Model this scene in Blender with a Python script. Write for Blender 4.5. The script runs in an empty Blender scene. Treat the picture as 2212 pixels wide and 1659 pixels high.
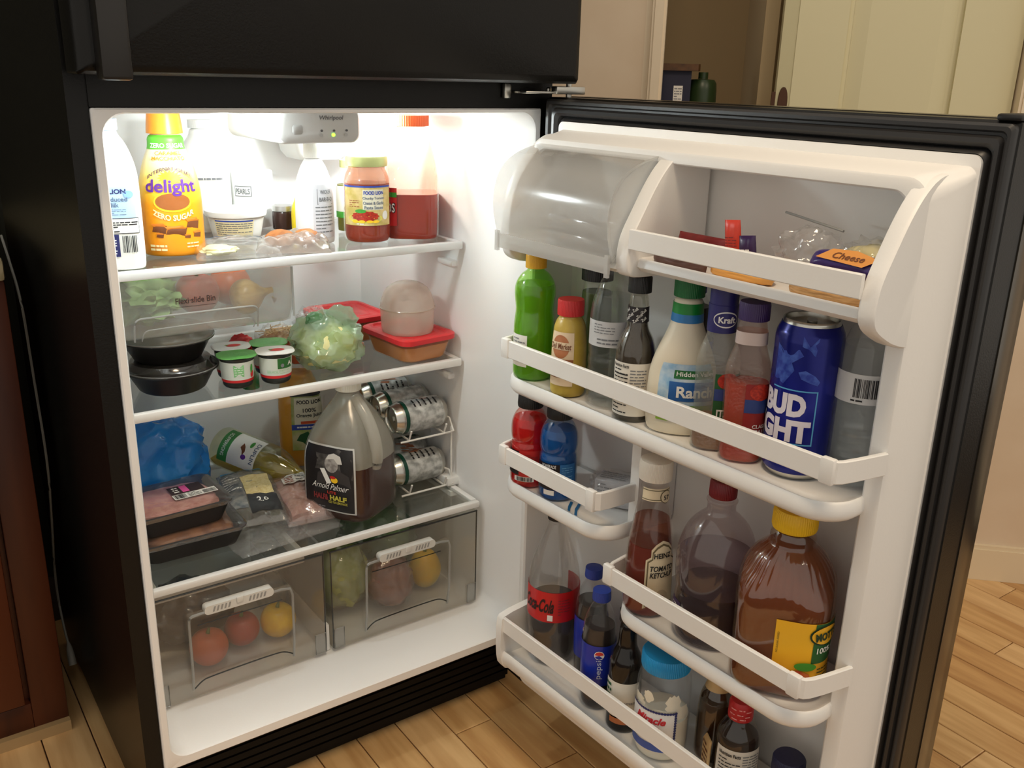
import bpy, bmesh, math, random
from math import sin, cos, pi, radians, sqrt, atan2
from mathutils import Vector, Matrix, noise

SC = bpy.context.scene
COL = SC.collection

# ------------------------------------------------------------------ camera
CAM = (-0.27, -1.2834, 1.2019)
FPX = 2011.5
cam_d = bpy.data.cameras.new('camera')
cam_d.sensor_fit = 'HORIZONTAL'; cam_d.sensor_width = 36.0
cam_d.lens = FPX / 2212.0 * 36.0
cam_d.clip_start = 0.02; cam_d.clip_end = 50
cam = bpy.data.objects.new('camera', cam_d); COL.objects.link(cam)
_r = Vector((0.81540403, -0.5783702, 0.02458)); _u = Vector((0.16318231, 0.27038318, 0.94882268))
_f = Vector((0.55541678, 0.76966281, -0.31485132))
cam.matrix_world = Matrix(((_r.x, _u.x, -_f.x, CAM[0]), (_r.y, _u.y, -_f.y, CAM[1]), (_r.z, _u.z, -_f.z, CAM[2]), (0, 0, 0, 1)))
SC.camera = cam

# ------------------------------------------------------------------ world, lights, exposure
w = bpy.data.worlds.new('kitchen_ambient'); SC.world = w; w.use_nodes = True
w.node_tree.nodes['Background'].inputs[0].default_value = (1.0, 0.93, 0.83, 1)
w.node_tree.nodes['Background'].inputs[1].default_value = 0.62

def lamp(name, kind, loc, power, color, size=0.1, rot=None, **kw):
    d = bpy.data.lights.new(name, kind); d.energy = power; d.color = color
    if kind == 'AREA': d.shape = 'DISK'; d.size = size
    elif kind == 'POINT': d.shadow_soft_size = size
    for k, v in kw.items(): setattr(d, k, v)
    o = bpy.data.objects.new(name, d); COL.objects.link(o); o.location = loc
    if rot: o.rotation_euler = rot
    return o
# warm kitchen ceiling lamp, in front of the fridge and left of the open door
lamp('kitchen_ceiling_light', 'AREA', (0.15, -0.85, 2.42), 12.0, (1.0, 0.77, 0.52), size=0.35)
# unseen fill lamp, added to light the wall and door behind the fridge
lamp('wall_fill_light', 'AREA', (1.15, -1.9, 2.30), 9.5, (1.0, 0.80, 0.57), size=0.35)
# the two bulbs of the fridge, left and right of the control housing
lamp('fridge_bulb_light', 'POINT', (0.205, 0.106, 1.124), 2.9, (0.90, 0.99, 1.0), size=0.016)
lamp('fridge_bulb_light', 'POINT', (0.520, 0.300, 1.118), 3.0, (0.90, 0.99, 1.0), size=0.016)

vs = SC.view_settings
vs.view_transform = 'Standard'; vs.look = 'None'; vs.gamma = 1.0; vs.exposure = 0.08
vs.use_curve_mapping = False
cy = SC.cycles
cy.max_bounces = 8; cy.diffuse_bounces = 5; cy.glossy_bounces = 3; cy.transmission_bounces = 4
cy.transparent_max_bounces = 22; cy.sample_clamp_indirect = 4.0; cy.sample_clamp_direct = 0.0
cy.caustics_reflective = False; cy.caustics_refractive = False
cy.use_denoising = True; cy.use_adaptive_sampling = True; cy.adaptive_threshold = 0.07; cy.adaptive_min_samples = 16

# ------------------------------------------------------------------ materials
def lin(c):
    c = c / 255.0
    return c / 12.92 if c <= 0.04045 else ((c + 0.055) / 1.055) ** 2.4
def rgb(c): return (lin(c[0]), lin(c[1]), lin(c[2]), 1.0)

MC = {}
def M(name, col, rough=0.45, metal=0.0, spec=0.5, bump=None, var=None, sss=0.0, coat=0.0, aniso=None):
    """opaque procedural material; var=(scale, colour2, stretch xyz) mixes a second colour by noise"""
    if name in MC: return MC[name]
    m = bpy.data.materials.new(name); m.use_nodes = True; MC[name] = m
    nt = m.node_tree; p = nt.nodes['Principled BSDF']
    p.inputs['Base Color'].default_value = rgb(col)
    p.inputs['Roughness'].default_value = rough; p.inputs['Metallic'].default_value = metal
    p.inputs['Specular IOR Level'].default_value = spec
    if coat: p.inputs['Coat Weight'].default_value = coat; p.inputs['Coat Roughness'].default_value = 0.08
    if sss:
        p.inputs['Subsurface Weight'].default_value = sss
        p.inputs['Subsurface Radius'].default_value = (0.02, 0.012, 0.008); p.inputs['Subsurface Scale'].default_value = 0.5
    tc = None
    if bump or var:
        tc = nt.nodes.new('ShaderNodeTexCoord')
    if var:
        mp = nt.nodes.new('ShaderNodeMapping'); nt.links.new(tc.outputs['Object'], mp.inputs[0])
        mp.inputs['Scale'].default_value = var[2] if len(var) > 2 else (1, 1, 1)
        nz = nt.nodes.new('ShaderNodeTexNoise'); nz.inputs['Scale'].default_value = var[0]; nz.inputs['Detail'].default_value = 5
        nt.links.new(mp.outputs[0], nz.inputs['Vector'])
        cr = nt.nodes.new('ShaderNodeValToRGB'); cr.color_ramp.elements[0].position = 0.38; cr.color_ramp.elements[1].position = 0.62
        cr.color_ramp.elements[0].color = rgb(col); cr.color_ramp.elements[1].color = rgb(var[1])
        nt.links.new(nz.outputs[0], cr.inputs[0]); nt.links.new(cr.outputs[0], p.inputs['Base Color'])
    if bump:
        nb = nt.nodes.new('ShaderNodeTexNoise'); nb.inputs['Scale'].default_value = bump[0]; nb.inputs['Detail'].default_value = 3
        nt.links.new(tc.outputs['Object'], nb.inputs['Vector'])
        bp = nt.nodes.new('ShaderNodeBump'); bp.inputs['Strength'].default_value = bump[1]; bp.inputs['Distance'].default_value = 0.002
        nt.links.new(nb.outputs[0], bp.inputs['Height']); nt.links.new(bp.outputs[0], p.inputs['Normal'])
    return m

def CLEAR(name, tint=(245, 248, 246), haze=0.06, hcol=(225, 228, 225), rough=0.06, gloss=0.05, bump=None):
    """clear or hazy plastic / glass: transparent with a scattering share and a fresnel gloss"""
    if name in MC: return MC[name]
    m = bpy.data.materials.new(name); m.use_nodes = True; MC[name] = m
    nt = m.node_tree; nt.nodes.remove(nt.nodes['Principled BSDF']); out = nt.nodes['Material Output']
    tr = nt.nodes.new('ShaderNodeBsdfTransparent'); tr.inputs[0].default_value = rgb(tint)
    df = nt.nodes.new('ShaderNodeBsdfDiffuse'); df.inputs[0].default_value = rgb(hcol)
    tl = nt.nodes.new('ShaderNodeBsdfTranslucent'); tl.inputs[0].default_value = rgb(hcol)
    mh = nt.nodes.new('ShaderNodeMixShader'); mh.inputs[0].default_value = 0.45
    nt.links.new(df.outputs[0], mh.inputs[1]); nt.links.new(tl.outputs[0], mh.inputs[2])
    m1 = nt.nodes.new('ShaderNodeMixShader'); m1.inputs[0].default_value = haze
    nt.links.new(tr.outputs[0], m1.inputs[1]); nt.links.new(mh.outputs[0], m1.inputs[2])
    gl = nt.nodes.new('ShaderNodeBsdfGlossy'); gl.inputs['Roughness'].default_value = rough
    gl.inputs[0].default_value = (1, 1, 1, 1)
    lw = nt.nodes.new('ShaderNodeLayerWeight'); lw.inputs[0].default_value = 0.5
    pw = nt.nodes.new('ShaderNodeMath'); pw.operation = 'POWER'; pw.inputs[1].default_value = 4.0
    nt.links.new(lw.outputs['Facing'], pw.inputs[0])
    ad = nt.nodes.new('ShaderNodeMath'); ad.operation = 'MULTIPLY_ADD'; ad.use_clamp = True
    ad.inputs[1].default_value = 0.6; ad.inputs[2].default_value = gloss
    nt.links.new(pw.outputs[0], ad.inputs[0])
    m2 = nt.nodes.new('ShaderNodeMixShader')
    nt.links.new(ad.outputs[0], m2.inputs[0]); nt.links.new(m1.outputs[0], m2.inputs[1]); nt.links.new(gl.outputs[0], m2.inputs[2])
    nt.links.new(m2.outputs[0], out.inputs[0])
    if bump:
        tc = nt.nodes.new('ShaderNodeTexCoord')
        nb = nt.nodes.new('ShaderNodeTexNoise'); nb.inputs['Scale'].default_value = bump[0]; nb.inputs['Detail'].default_value = 4
        nt.links.new(tc.outputs['Object'], nb.inputs['Vector'])
        bp = nt.nodes.new('ShaderNodeBump'); bp.inputs['Strength'].default_value = bump[1]; bp.inputs['Distance'].default_value = 0.004
        nt.links.new(nb.outputs[0], bp.inputs['Height'])
        nt.links.new(bp.outputs[0], gl.inputs['Normal']); nt.links.new(bp.outputs[0], df.inputs['Normal'])
    return m

def LIQ(name, col, clear=0.45, tint=None, rough=0.15):
    """coloured liquid: share of light passes tinted, the rest scatters in its colour"""
    if name in MC: return MC[name]
    m = M(name, col, rough=rough); nt = m.node_tree; p = nt.nodes['Principled BSDF']; out = nt.nodes['Material Output']
    tr = nt.nodes.new('ShaderNodeBsdfTransparent'); tr.inputs[0].default_value = rgb(tint or col)
    tl = nt.nodes.new('ShaderNodeBsdfTranslucent'); tl.inputs[0].default_value = rgb(col)
    a = nt.nodes.new('ShaderNodeMixShader'); a.inputs[0].default_value = 0.4
    nt.links.new(p.outputs[0], a.inputs[1]); nt.links.new(tl.outputs[0], a.inputs[2])
    b = nt.nodes.new('ShaderNodeMixShader'); b.inputs[0].default_value = clear
    nt.links.new(a.outputs[0], b.inputs[1]); nt.links.new(tr.outputs[0], b.inputs[2])
    nt.links.new(b.outputs[0], out.inputs[0])
    return m

def EMIT(name, col, s):
    m = M(name, col); p = m.node_tree.nodes['Principled BSDF']
    p.inputs['Emission Color'].default_value = rgb(col); p.inputs['Emission Strength'].default_value = s
    return m

def ZRAMP(name, stops, rough=0.35):
    """printed colour bands up a sleeve: stops = [(z in metres, colour)]"""
    if name in MC: return MC[name]
    m = M(name, stops[0][1], rough=rough); nt = m.node_tree; p = nt.nodes['Principled BSDF']
    tc = nt.nodes.new('ShaderNodeTexCoord'); sp = nt.nodes.new('ShaderNodeSeparateXYZ'); nt.links.new(tc.outputs['Object'], sp.inputs[0])
    top = stops[-1][0]
    mu = nt.nodes.new('ShaderNodeMath'); mu.operation = 'DIVIDE'; mu.inputs[1].default_value = top; nt.links.new(sp.outputs[2], mu.inputs[0])
    cr = nt.nodes.new('ShaderNodeValToRGB'); el = cr.color_ramp.elements
    while len(el) < len(stops): el.new(0.5)
    for e, (z, c) in zip(el, stops): e.position = z / top; e.color = rgb(c)
    nt.links.new(mu.outputs[0], cr.inputs[0]); nt.links.new(cr.outputs[0], p.inputs['Base Color'])
    return m

# ------------------------------------------------------------------ object helpers
def thing(name, label, cat, loc=(0, 0, 0), rotz=0.0, group=None, kind=None):
    o = bpy.data.objects.new(name, None); COL.objects.link(o); o.empty_display_size = 0.02
    o.location = loc; o.rotation_euler = (0, 0, rotz); tag(o, label, cat, group, kind)
    return o
def tag(o, label=None, cat=None, group=None, kind=None):
    if label: o['label'] = label
    if cat: o['category'] = cat
    if group: o['group'] = group
    if kind: o['kind'] = kind
    return o
def mk(name, V, F, mat, parent=None, smooth=40, label=None):
    me = bpy.data.meshes.new(name); me.from_pydata([tuple(v) for v in V], [], F); me.update()
    bm = bmesh.new(); bm.from_mesh(me); bmesh.ops.recalc_face_normals(bm, faces=bm.faces); bm.to_mesh(me); bm.free()
    me.materials.append(mat)
    if smooth:
        me.polygons.foreach_set('use_smooth', [True] * len(me.polygons)); me.set_sharp_from_angle(angle=radians(smooth))
    o = bpy.data.objects.new(name, me); COL.objects.link(o)
    if parent: o.parent = parent
    if label: o['label'] = label
    return o
def bmk(name, bm, mat, parent=None, smooth=40):
    bmesh.ops.recalc_face_normals(bm, faces=bm.faces)
    me = bpy.data.meshes.new(name); bm.to_mesh(me); bm.free(); me.materials.append(mat)
    if smooth:
        me.polygons.foreach_set('use_smooth', [True] * len(me.polygons)); me.set_sharp_from_angle(angle=radians(smooth))
    o = bpy.data.objects.new(name, me); COL.objects.link(o)
    if parent: o.parent = parent
    return o
class G:
    """geometry collector"""
    def __init__(s): s.V = []; s.F = []
    def add(s, V, F):
        b = len(s.V); s.V += [tuple(v) for v in V]; s.F += [[i + b for i in f] for f in F]; return s
    def box(s, x0, x1, y0, y1, z0, z1):
        return s.add([(x, y, z) for z in (z0, z1) for y in (y0, y1) for x in (x0, x1)],
                     [(0, 2, 3, 1), (4, 5, 7, 6), (0, 1, 5, 4), (2, 6, 7, 3), (0, 4, 6, 2), (1, 3, 7, 5)])
    def prism(s, poly, ax, t0, t1):
        """poly 2-D outline extruded along axis ax ('x','y','z') from t0 to t1"""
        def P(p, t): return {'x': (t, p[0], p[1]), 'y': (p[0], t, p[1]), 'z': (p[0], p[1], t)}[ax]
        n = len(poly); V = [P(p, t0) for p in poly] + [P(p, t1) for p in poly]
        return s.add(V, [list(range(n))[::-1], list(range(n, 2 * n))] + [(i, (i + 1) % n, n + (i + 1) % n, n + i) for i in range(n)])
    def tube(s, pts, r, seg=8, closed=False):
        P = [Vector(p) for p in pts]; n = len(P); V = []; F = []
        for i, p in enumerate(P):
            a = P[i - 1] if (i or closed) else p; b = P[(i + 1) % n] if (i < n - 1 or closed) else p
            t = (b - a); t = t.normalized() if t.length > 1e-9 else Vector((0, 0, 1))
            up = Vector((0, 0, 1)) if abs(t.z) < 0.95 else Vector((1, 0, 0))
            e1 = t.cross(up).normalized(); e2 = t.cross(e1)
            rr = r[i] if isinstance(r, (list, tuple)) else r
            V += [p + rr * (cos(2 * pi * k / seg) * e1 + sin(2 * pi * k / seg) * e2) for k in range(seg)]
        for i in range(n if closed else n - 1):
            j = (i + 1) % n
            F += [(i * seg + k, i * seg + (k + 1) % seg, j * seg + (k + 1) % seg, j * seg + k) for k in range(seg)]
        if not closed: F += [list(range(seg))[::-1], [(n - 1) * seg + k for k in range(seg)]]
        return s.add(V, F)
    def loft(s, loops, closed=False, cap0=False, cap1=False):
        n = len(loops[0]); V = [p for l in loops for p in l]; F = []
        m = len(loops)
        for i in range(m if closed else m - 1):
            j = (i + 1) % m
            F += [(i * n + k, i * n + (k + 1) % n, j * n + (k + 1) % n, j * n + k) for k in range(n)]
        if cap0: F.append(list(range(n))[::-1])
        if cap1: F.append([(m - 1) * n + k for k in range(n)])
        return s.add(V, F)
    def lathe(s, prof, seg=28, c=(0, 0, 0)):
        loops = [[(c[0] + r * cos(2 * pi * k / seg), c[1] + r * sin(2 * pi * k / seg), c[2] + z) for k in range(seg)] for r, z in prof]
        return s.loft(loops, cap0=True, cap1=True)
    def xf(s, M4):
        s.V = [tuple(M4 @ Vector(v)) for v in s.V]; return s
    def mk(s, name, mat, parent=None, smooth=40, label=None): return mk(name, s.V, s.F, mat, parent, smooth, label)
def rbox(name, x0, x1, y0, y1, z0, z1, mat, parent=None, bev=0.004, seg=2, M4=None):
    g = G().box(x0, x1, y0, y1, z0, z1); bm = bmesh.new()
    vs_ = [bm.verts.new(v) for v in g.V]; [bm.faces.new([vs_[i] for i in f]) for f in g.F]
    bmesh.ops.bevel(bm, geom=bm.edges[:], offset=bev, segments=seg, affect='EDGES', profile=0.5)
    if M4 is not None: bmesh.ops.transform(bm, matrix=M4, verts=bm.verts)
    return bmk(name, bm, mat, parent)
def rrect(x0, x1, z0, z1, r, n=6):
    """rounded rectangle loop in 2-D"""
    P = []
    for cx, cz, a0 in ((x1 - r, z0 + r, -pi / 2), (x1 - r, z1 - r, 0), (x0 + r, z1 - r, pi / 2), (x0 + r, z0 + r, pi)):
        P += [(cx + r * cos(a0 + pi / 2 * i / n), cz + r * sin(a0 + pi / 2 * i / n)) for i in range(n + 1)]
    return P
def chaikin(P, it=2):
    for _ in range(it):
        Q = [P[0]]
        for a, b in zip(P, P[1:]):
            Q.append(tuple(0.75 * x + 0.25 * y for x, y in zip(a, b))); Q.append(tuple(0.25 * x + 0.75 * y for x, y in zip(a, b)))
        Q.append(P[-1]); P = Q
    return P

# ------------------------------------------------------------------ surfaces, labels, lettering
class Lathe:
    """turned body: prof [(r,z)], superellipse exponent n (number or f(z)), squash sx/sy; local -Y is its face"""
    def __init__(s, prof, n=2, sx=1.0, sy=1.0, seg=40, it=2, mod=None):
        s.prof = chaikin(prof, it) if it else list(prof); s.n = n if callable(n) else (lambda z: n)
        s.sx = sx if callable(sx) else (lambda z: sx); s.sy = sy if callable(sy) else (lambda z: sy); s.seg = seg; s.mod = mod; s.turn = 0.0
    def pt(s, r, z, a, off=0.0):
        n = s.n(z); c, d = cos(a), sin(a); k = (abs(c) ** n + abs(d) ** n) ** (-1.0 / n)
        if s.mod: r = r * s.mod(a, z)
        x, y = r * s.sx(z) * k * c, r * s.sy(z) * k * d
        if off:
            l = sqrt(x * x + y * y) or 1; x += off * x / l; y += off * y / l
        return (x, y, z)
    def R(s, z):
        P = s.prof; best = 0
        for (r0, z0), (r1, z1) in zip(P, P[1:]):
            lo, hi = min(z0, z1), max(z0, z1)
            if lo <= z <= hi: best = max(best, r0 + (r1 - r0) * ((z - z0) / (z1 - z0) if z1 != z0 else 0))
        return best or P[-1][0]
    def mesh(s, name, mat, parent, scale=1.0, zmax=None, zmin=None, smooth=50):
        P = s.prof
        if zmax is not None:
            Q = [p for p in P if p[1] <= zmax]; Q.append((s.R(zmax), zmax)); P = Q
        if zmin is not None:
            Q = [p for p in P if p[1] >= zmin]; P = [(s.R(zmin), zmin)] + Q
        loops = [[s.pt(max(r * scale - (0 if scale == 1 else 0.0006), 0.0004), z + (0.0015 if (scale != 1 and z < 0.002) else 0), 2 * pi * k / s.seg) for k in range(s.seg)] for r, z in P]
        return G().loft(loops, cap0=True, cap1=True).mk(name, mat, parent, smooth)
    def at(s, u, v, off, vref=None):
        R = s.R(vref if vref is not None else v) * 0.5 * (s.sx(v) + s.sy(v))
        return s.pt(s.R(v), v, -pi / 2 + s.turn + u / R, off)
def grid(name, mat, parent, f, u0, u1, v0, v1, nu=14, nv=6, label=None):
    V = []; F = []
    for j in range(nv + 1):
        for i in range(nu + 1):
            V.append(f(u0 + (u1 - u0) * i / nu, v0 + (v1 - v0) * j / nv))
    for j in range(nv):
        for i in range(nu):
            a = j * (nu + 1) + i; F.append((a, a + 1, a + nu + 2, a + nu + 1))
    return mk(name, V, F, mat, parent, 60, label)
def wrap(S, name, mat, parent, u0, u1, v0, v1, off=0.0006, nu=18, nv=8):
    vm = (v0 + v1) / 2
    return grid(name, mat, parent, lambda u, v: S.at(u, v, off, vm), u0, u1, v0, v1, nu, nv)
def blob(S, name, mat, parent, u, v, ru, rv, off=0.0012, n=22, vref=None, star=0.0, k=0, poly=None):
    """filled ellipse, star or polygon printed on a surface"""
    P = poly or [(cos(2 * pi * i / n) * (1 - star * (i % 2)), sin(2 * pi * i / n) * (1 - star * (i % 2))) for i in range(n)]
    vr = vref if vref is not None else v
    V = [S.at(u, v, off, vr)]; N = len(P)
    for q in (0.5, 1.0): V += [S.at(u + ru * q * a, v + rv * q * b, off, vr) for a, b in P]
    F = [(0, 1 + i, 1 + (i + 1) % N) for i in range(N)] + [(1 + i, 1 + N + i, 1 + N + (i + 1) % N, 1 + (i + 1) % N) for i in range(N)]
    return mk(name, V, F, mat, parent, 60)
class Plane:
    """flat printable face: origin o, unit vectors e (right) and w (up), normal n"""
    def __init__(s, o, e, w):
        s.o = Vector(o); s.e = Vector(e).normalized(); s.w = Vector(w).normalized(); s.n = s.e.cross(s.w)
    def at(s, u, v, off, vref=None): return tuple(s.o + u * s.e + v * s.w + off * s.n)
TXT = {}
def txtmesh(t, bold, shear):
    k = (t, bold, shear)
    if k in TXT: return TXT[k]
    c = bpy.data.curves.new('t', 'FONT'); c.body = t; c.size = 1; c.offset = bold; c.shear = shear; c.resolution_u = 3; c.fill_mode = 'FRONT'
    o = bpy.data.objects.new('t', c); me = o.to_mesh()
    V = [(v.co.x, v.co.y) for v in me.vertices]; F = [list(p.vertices) for p in me.polygons]
    o.to_mesh_clear(); bpy.data.objects.remove(o); bpy.data.curves.remove(c)
    x0 = min(v[0] for v in V); x1 = max(v[0] for v in V); y0 = min(v[1] for v in V); y1 = max(v[1] for v in V)
    TXT[k] = ([(v[0] - (x0 + x1) / 2, v[1] - (y0 + y1) / 2) for v in V], F, x1 - x0, y1 - y0); return TXT[k]
def write(S, parent, t, u, v, h, mat, w=None, bold=0.015, shear=0.0, rot=0.0, off=0.0016, clip=None, arc=None, step=0.006):
    """lettering t centred at (u,v), height h, fitted to width w, laid on surface S"""
    V, F, W, H = txtmesh(t, bold, shear); sy = h / H; sx = (w / W) if w else sy
    bm = bmesh.new(); bv = [bm.verts.new((x * sx, y * sy, 0)) for x, y in V]
    for f in F:
        try: bm.faces.new([bv[i] for i in f])
        except ValueError: pass
    if clip:
        for nx, lim in ((-1, clip[0] - u), (1, clip[1] - u)):
            bmesh.ops.bisect_plane(bm, geom=bm.verts[:] + bm.edges[:] + bm.faces[:], plane_co=(lim, 0, 0), plane_no=(nx, 0, 0), clear_outer=True)
    hw = W * sx / 2
    if not isinstance(S, Plane):
        ax = (1, 0, 0) if abs(rot) < 0.5 else (0, 1, 0); lim = hw if abs(rot) < 0.5 else H * sy / 2
        q = -lim + step
        while q < lim and abs(rot) < 0.5:
            bmesh.ops.bisect_plane(bm, geom=bm.verts[:] + bm.edges[:] + bm.faces[:], plane_co=(q, 0, 0), plane_no=ax); q += step
    cr, sr = cos(rot), sin(rot)
    out = []
    for b in bm.verts:
        x, y = b.co.x, b.co.y
        if arc: y += arc * (1 - (x / hw) ** 2) if arc else 0
        X, Y_ = x * cr - y * sr, x * sr + y * cr
        out.append(S.at(u + X, v + Y_, off, v))
    bm.verts.index_update(); Fo = [[q.index for q in f.verts] for f in bm.faces]; bm.free()
    return mk('lettering', out, Fo, mat, parent, 0)
def lines(S, parent, mat, u0, u1, v0, v1, n, seed=1, fill=0.45, off=0.0012, name='fine_print'):
    """rows of illegibly small print"""
    rn = random.Random(seed); g = G(); dv = (v1 - v0) / n; vm = (v0 + v1) / 2
    for i in range(n):
        vv = v1 - (i + 0.5) * dv; u = u0
        while u < u1 - 0.001:
            L = min(rn.uniform(0.003, 0.010), u1 - u); k = max(1, int(L / 0.004))
            for q in range(k):
                a, b = u + L * q / k, u + L * (q + 1) / k
                g.add([S.at(a, vv - dv * fill / 2, off, vm), S.at(b, vv - dv * fill / 2, off, vm), S.at(b, vv + dv * fill / 2, off, vm), S.at(a, vv + dv * fill / 2, off, vm)], [(0, 1, 2, 3)])
            u += L + rn.uniform(0.0008, 0.0016)
            if rn.random() < 0.08: break
    return g.mk(name, mat, parent, 0)
def barcode(S, parent, u0, u1, v0, v1, seed=2, off=0.0013):
    rn = random.Random(seed); g = G(); u = u0; vm = (v0 + v1) / 2
    while u < u1:
        b = rn.choice((0.0006, 0.0009, 0.0014))
        g.add([S.at(u, v0, off, vm), S.at(min(u + b, u1), v0, off, vm), S.at(min(u + b, u1), v1, off, vm), S.at(u, v1, off, vm)], [(0, 1, 2, 3)])
        u += b + rn.choice((0.0005, 0.0008, 0.0012))
    return g.mk('barcode', M('print_black', (25, 25, 28), 0.5), parent, 0)

# ------------------------------------------------------------------ the open door's frame: a along it from the hinge, o out from its inner face
TH = 1.5229; HX, HY = 0.7021, -0.0269
def DW(a, o, z): return Vector((HX + a * cos(TH) - o * sin(TH), HY - a * sin(TH) - o * cos(TH), z))
def face(x, y): return atan2(CAM[1] - y, CAM[0] - x) + pi / 2     # rotz that turns a thing's local -Y to the camera side

# common materials
WHITE = M('white_plastic', (232, 231, 228), 0.42, bump=(260, 0.06))
LINERM = M('liner_white', (243, 243, 242), 0.38, bump=(220, 0.05))
TRIM = M('shelf_trim_white', (228, 228, 226), 0.35)
BLACK = M('black_textured_steel', (15, 14, 12), 0.34, spec=0.28, bump=(420, 0.12))
BLACKP = M('black_plastic', (20, 18, 17), 0.4)
GASK = M('black_rubber', (34, 33, 33), 0.42)
GLASS = CLEAR('shelf_glass', (251, 253, 252), 0.02, (210, 222, 218), 0.03, 0.02)
CRISP = CLEAR('crisper_plastic', (250, 249, 247), 0.10, (222, 216, 206), 0.12, 0.02)
BIN = CLEAR('bin_plastic', (246, 247, 246), 0.24, (226, 227, 225), 0.12, 0.03)
PET = CLEAR('clear_pet', (254, 254, 254), 0.03, (235, 238, 238), 0.06, 0.03)
FILM = CLEAR('clear_film', (253, 253, 253), 0.10, (240, 240, 240), 0.08, 0.06, bump=(60, 0.6))
PW = M('print_white', (238, 238, 234), 0.5); PB = M('print_black', (25, 25, 28), 0.5); PG = M('print_grey', (120, 122, 126), 0.5)
PAPER = M('label_white', (232, 230, 224), 0.5)
STEEL = M('bright_steel', (200, 198, 190), 0.28, 1.0)
# ================================================================== THE SETTING
floor = mk('floor', *(lambda g: (g.V, g.F))(G().box(-3.0, 4.0, -3.0, 3.2, -0.03, -0.006)), M('subfloor', (58, 36, 18), 0.7), None, 0)
tag(floor, 'strip oak floor running under the open refrigerator', 'floor', kind='structure')
WOODS = []
for i, (c1, c2) in enumerate((((222, 182, 126), (198, 154, 100)), ((214, 172, 116), (190, 144, 90)), ((228, 190, 136), (206, 164, 112)), ((208, 164, 108), (182, 136, 84)))):
    WOODS.append(M('oak_plank_%d' % i, c1, 0.34, var=(34, c2, (1.0, 0.10, 1.0)), bump=(180, 0.04)))
rn = random.Random(4)
PWID = 0.0817
def plank(x0, y0, y1):
    e = 0.0011; z = rn.uniform(-0.0004, 0.0004)
    g = G(); b = 0.0012
    lo = [(x0 + e, y0 + e, -0.006), (x0 + PWID - e, y0 + e, -0.006), (x0 + PWID - e, y1 - e, -0.006), (x0 + e, y1 - e, -0.006)]
    md = [(p[0], p[1], z - b) for p in lo]
    hi = [(x0 + e + b, y0 + e + b, z), (x0 + PWID - e - b, y0 + e + b, z), (x0 + PWID - e - b, y1 - e - b, z), (x0 + e + b, y1 - e - b, z)]
    g.loft([lo, md, hi], cap1=True); g.mk('floor_plank', rn.choice(WOODS), floor, 0)
for k in range(-10, 23):
    x0 = 0.361 + PWID * k
    ya, yb = (-1.25, 0.55) if x0 < 1.0 else (-1.35, 0.35)
    if x0 < 0.0: ya, yb = -1.1, 0.62
    y = ya - rn.uniform(0.0, 0.5)
    while y < yb:
        L = rn.uniform(0.35, 0.9); plank(x0, y, y + L); y += L

# 45-degree wall with the doorway behind the fridge door
WP0 = Vector((1.958, -0.252, 0)); WT = Vector((0.711, -0.703, 0)); WN = Vector((0.703, 0.711, 0))    # WN points away from the camera
def WL(t, d, z): return tuple(WP0 + WT * t + WN * d + Vector((0, 0, z)))
def wbox(g, t0, t1, d0, d1, z0, z1):
    g.add([WL(t, d, z) for z in (z0, z1) for d in (d0, d1) for t in (t0, t1)],
          [(0, 2, 3, 1), (4, 5, 7, 6), (0, 1, 5, 4), (2, 6, 7, 3), (0, 4, 6, 2), (1, 3, 7, 5)]); return g
WALL = M('wall_beige_paint', (222, 204, 180), 0.7, var=(5, (216, 196, 170), (1, 1, 1)), bump=(90, 0.05))
g = G(); wbox(g, -2.1, -0.93, 0, 0.11, 0, 2.5); wbox(g, -0.075, 1.6, 0, 0.11, 0, 2.5); wbox(g, -0.93, -0.075, 0, 0.11, 2.06, 2.5)
tag(g.mk('wall_right', WALL, None, 0), 'beige painted wall with a doorway behind the refrigerator door', 'wall', kind='structure')
CASE = M('casing_cream_paint', (228, 212, 186), 0.45)
for i, (a, b) in enumerate(((-0.916, -0.884), (-0.106, -0.074))):
    g = G(); wbox(g, a, b, -0.016, 0.0, 0, 2.06); wbox(g, a + 0.006, b - 0.006, -0.020, -0.016, 0, 2.06)
    tag(g.mk('trim_%d' % (i + 1), CASE, None, 0), ('cream door casing on the left of the doorway', 'cream door casing on the right of the doorway')[i], 'door casing', kind='structure')
g = G(); wbox(g, -0.93, -0.884, 0.0, 0.115, 0, 2.06); wbox(g, -0.106, -0.06, 0.0, 0.115, 0, 2.06)
tag(g.mk('trim_3', CASE, None, 0), 'door jamb lining inside the doorway', 'door jamb', kind='structure')
g = G(); wbox(g, -0.074, 1.6, -0.014, 0.0, 0, 0.085); wbox(g, -0.074, 1.6, -0.010, 0.0, 0.085, 0.095)
tag(g.mk('baseboard_right', M('baseboard_cream', (226, 210, 180), 0.4), None, 0), 'cream baseboard along the beige wall', 'baseboard', kind='structure')
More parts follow.
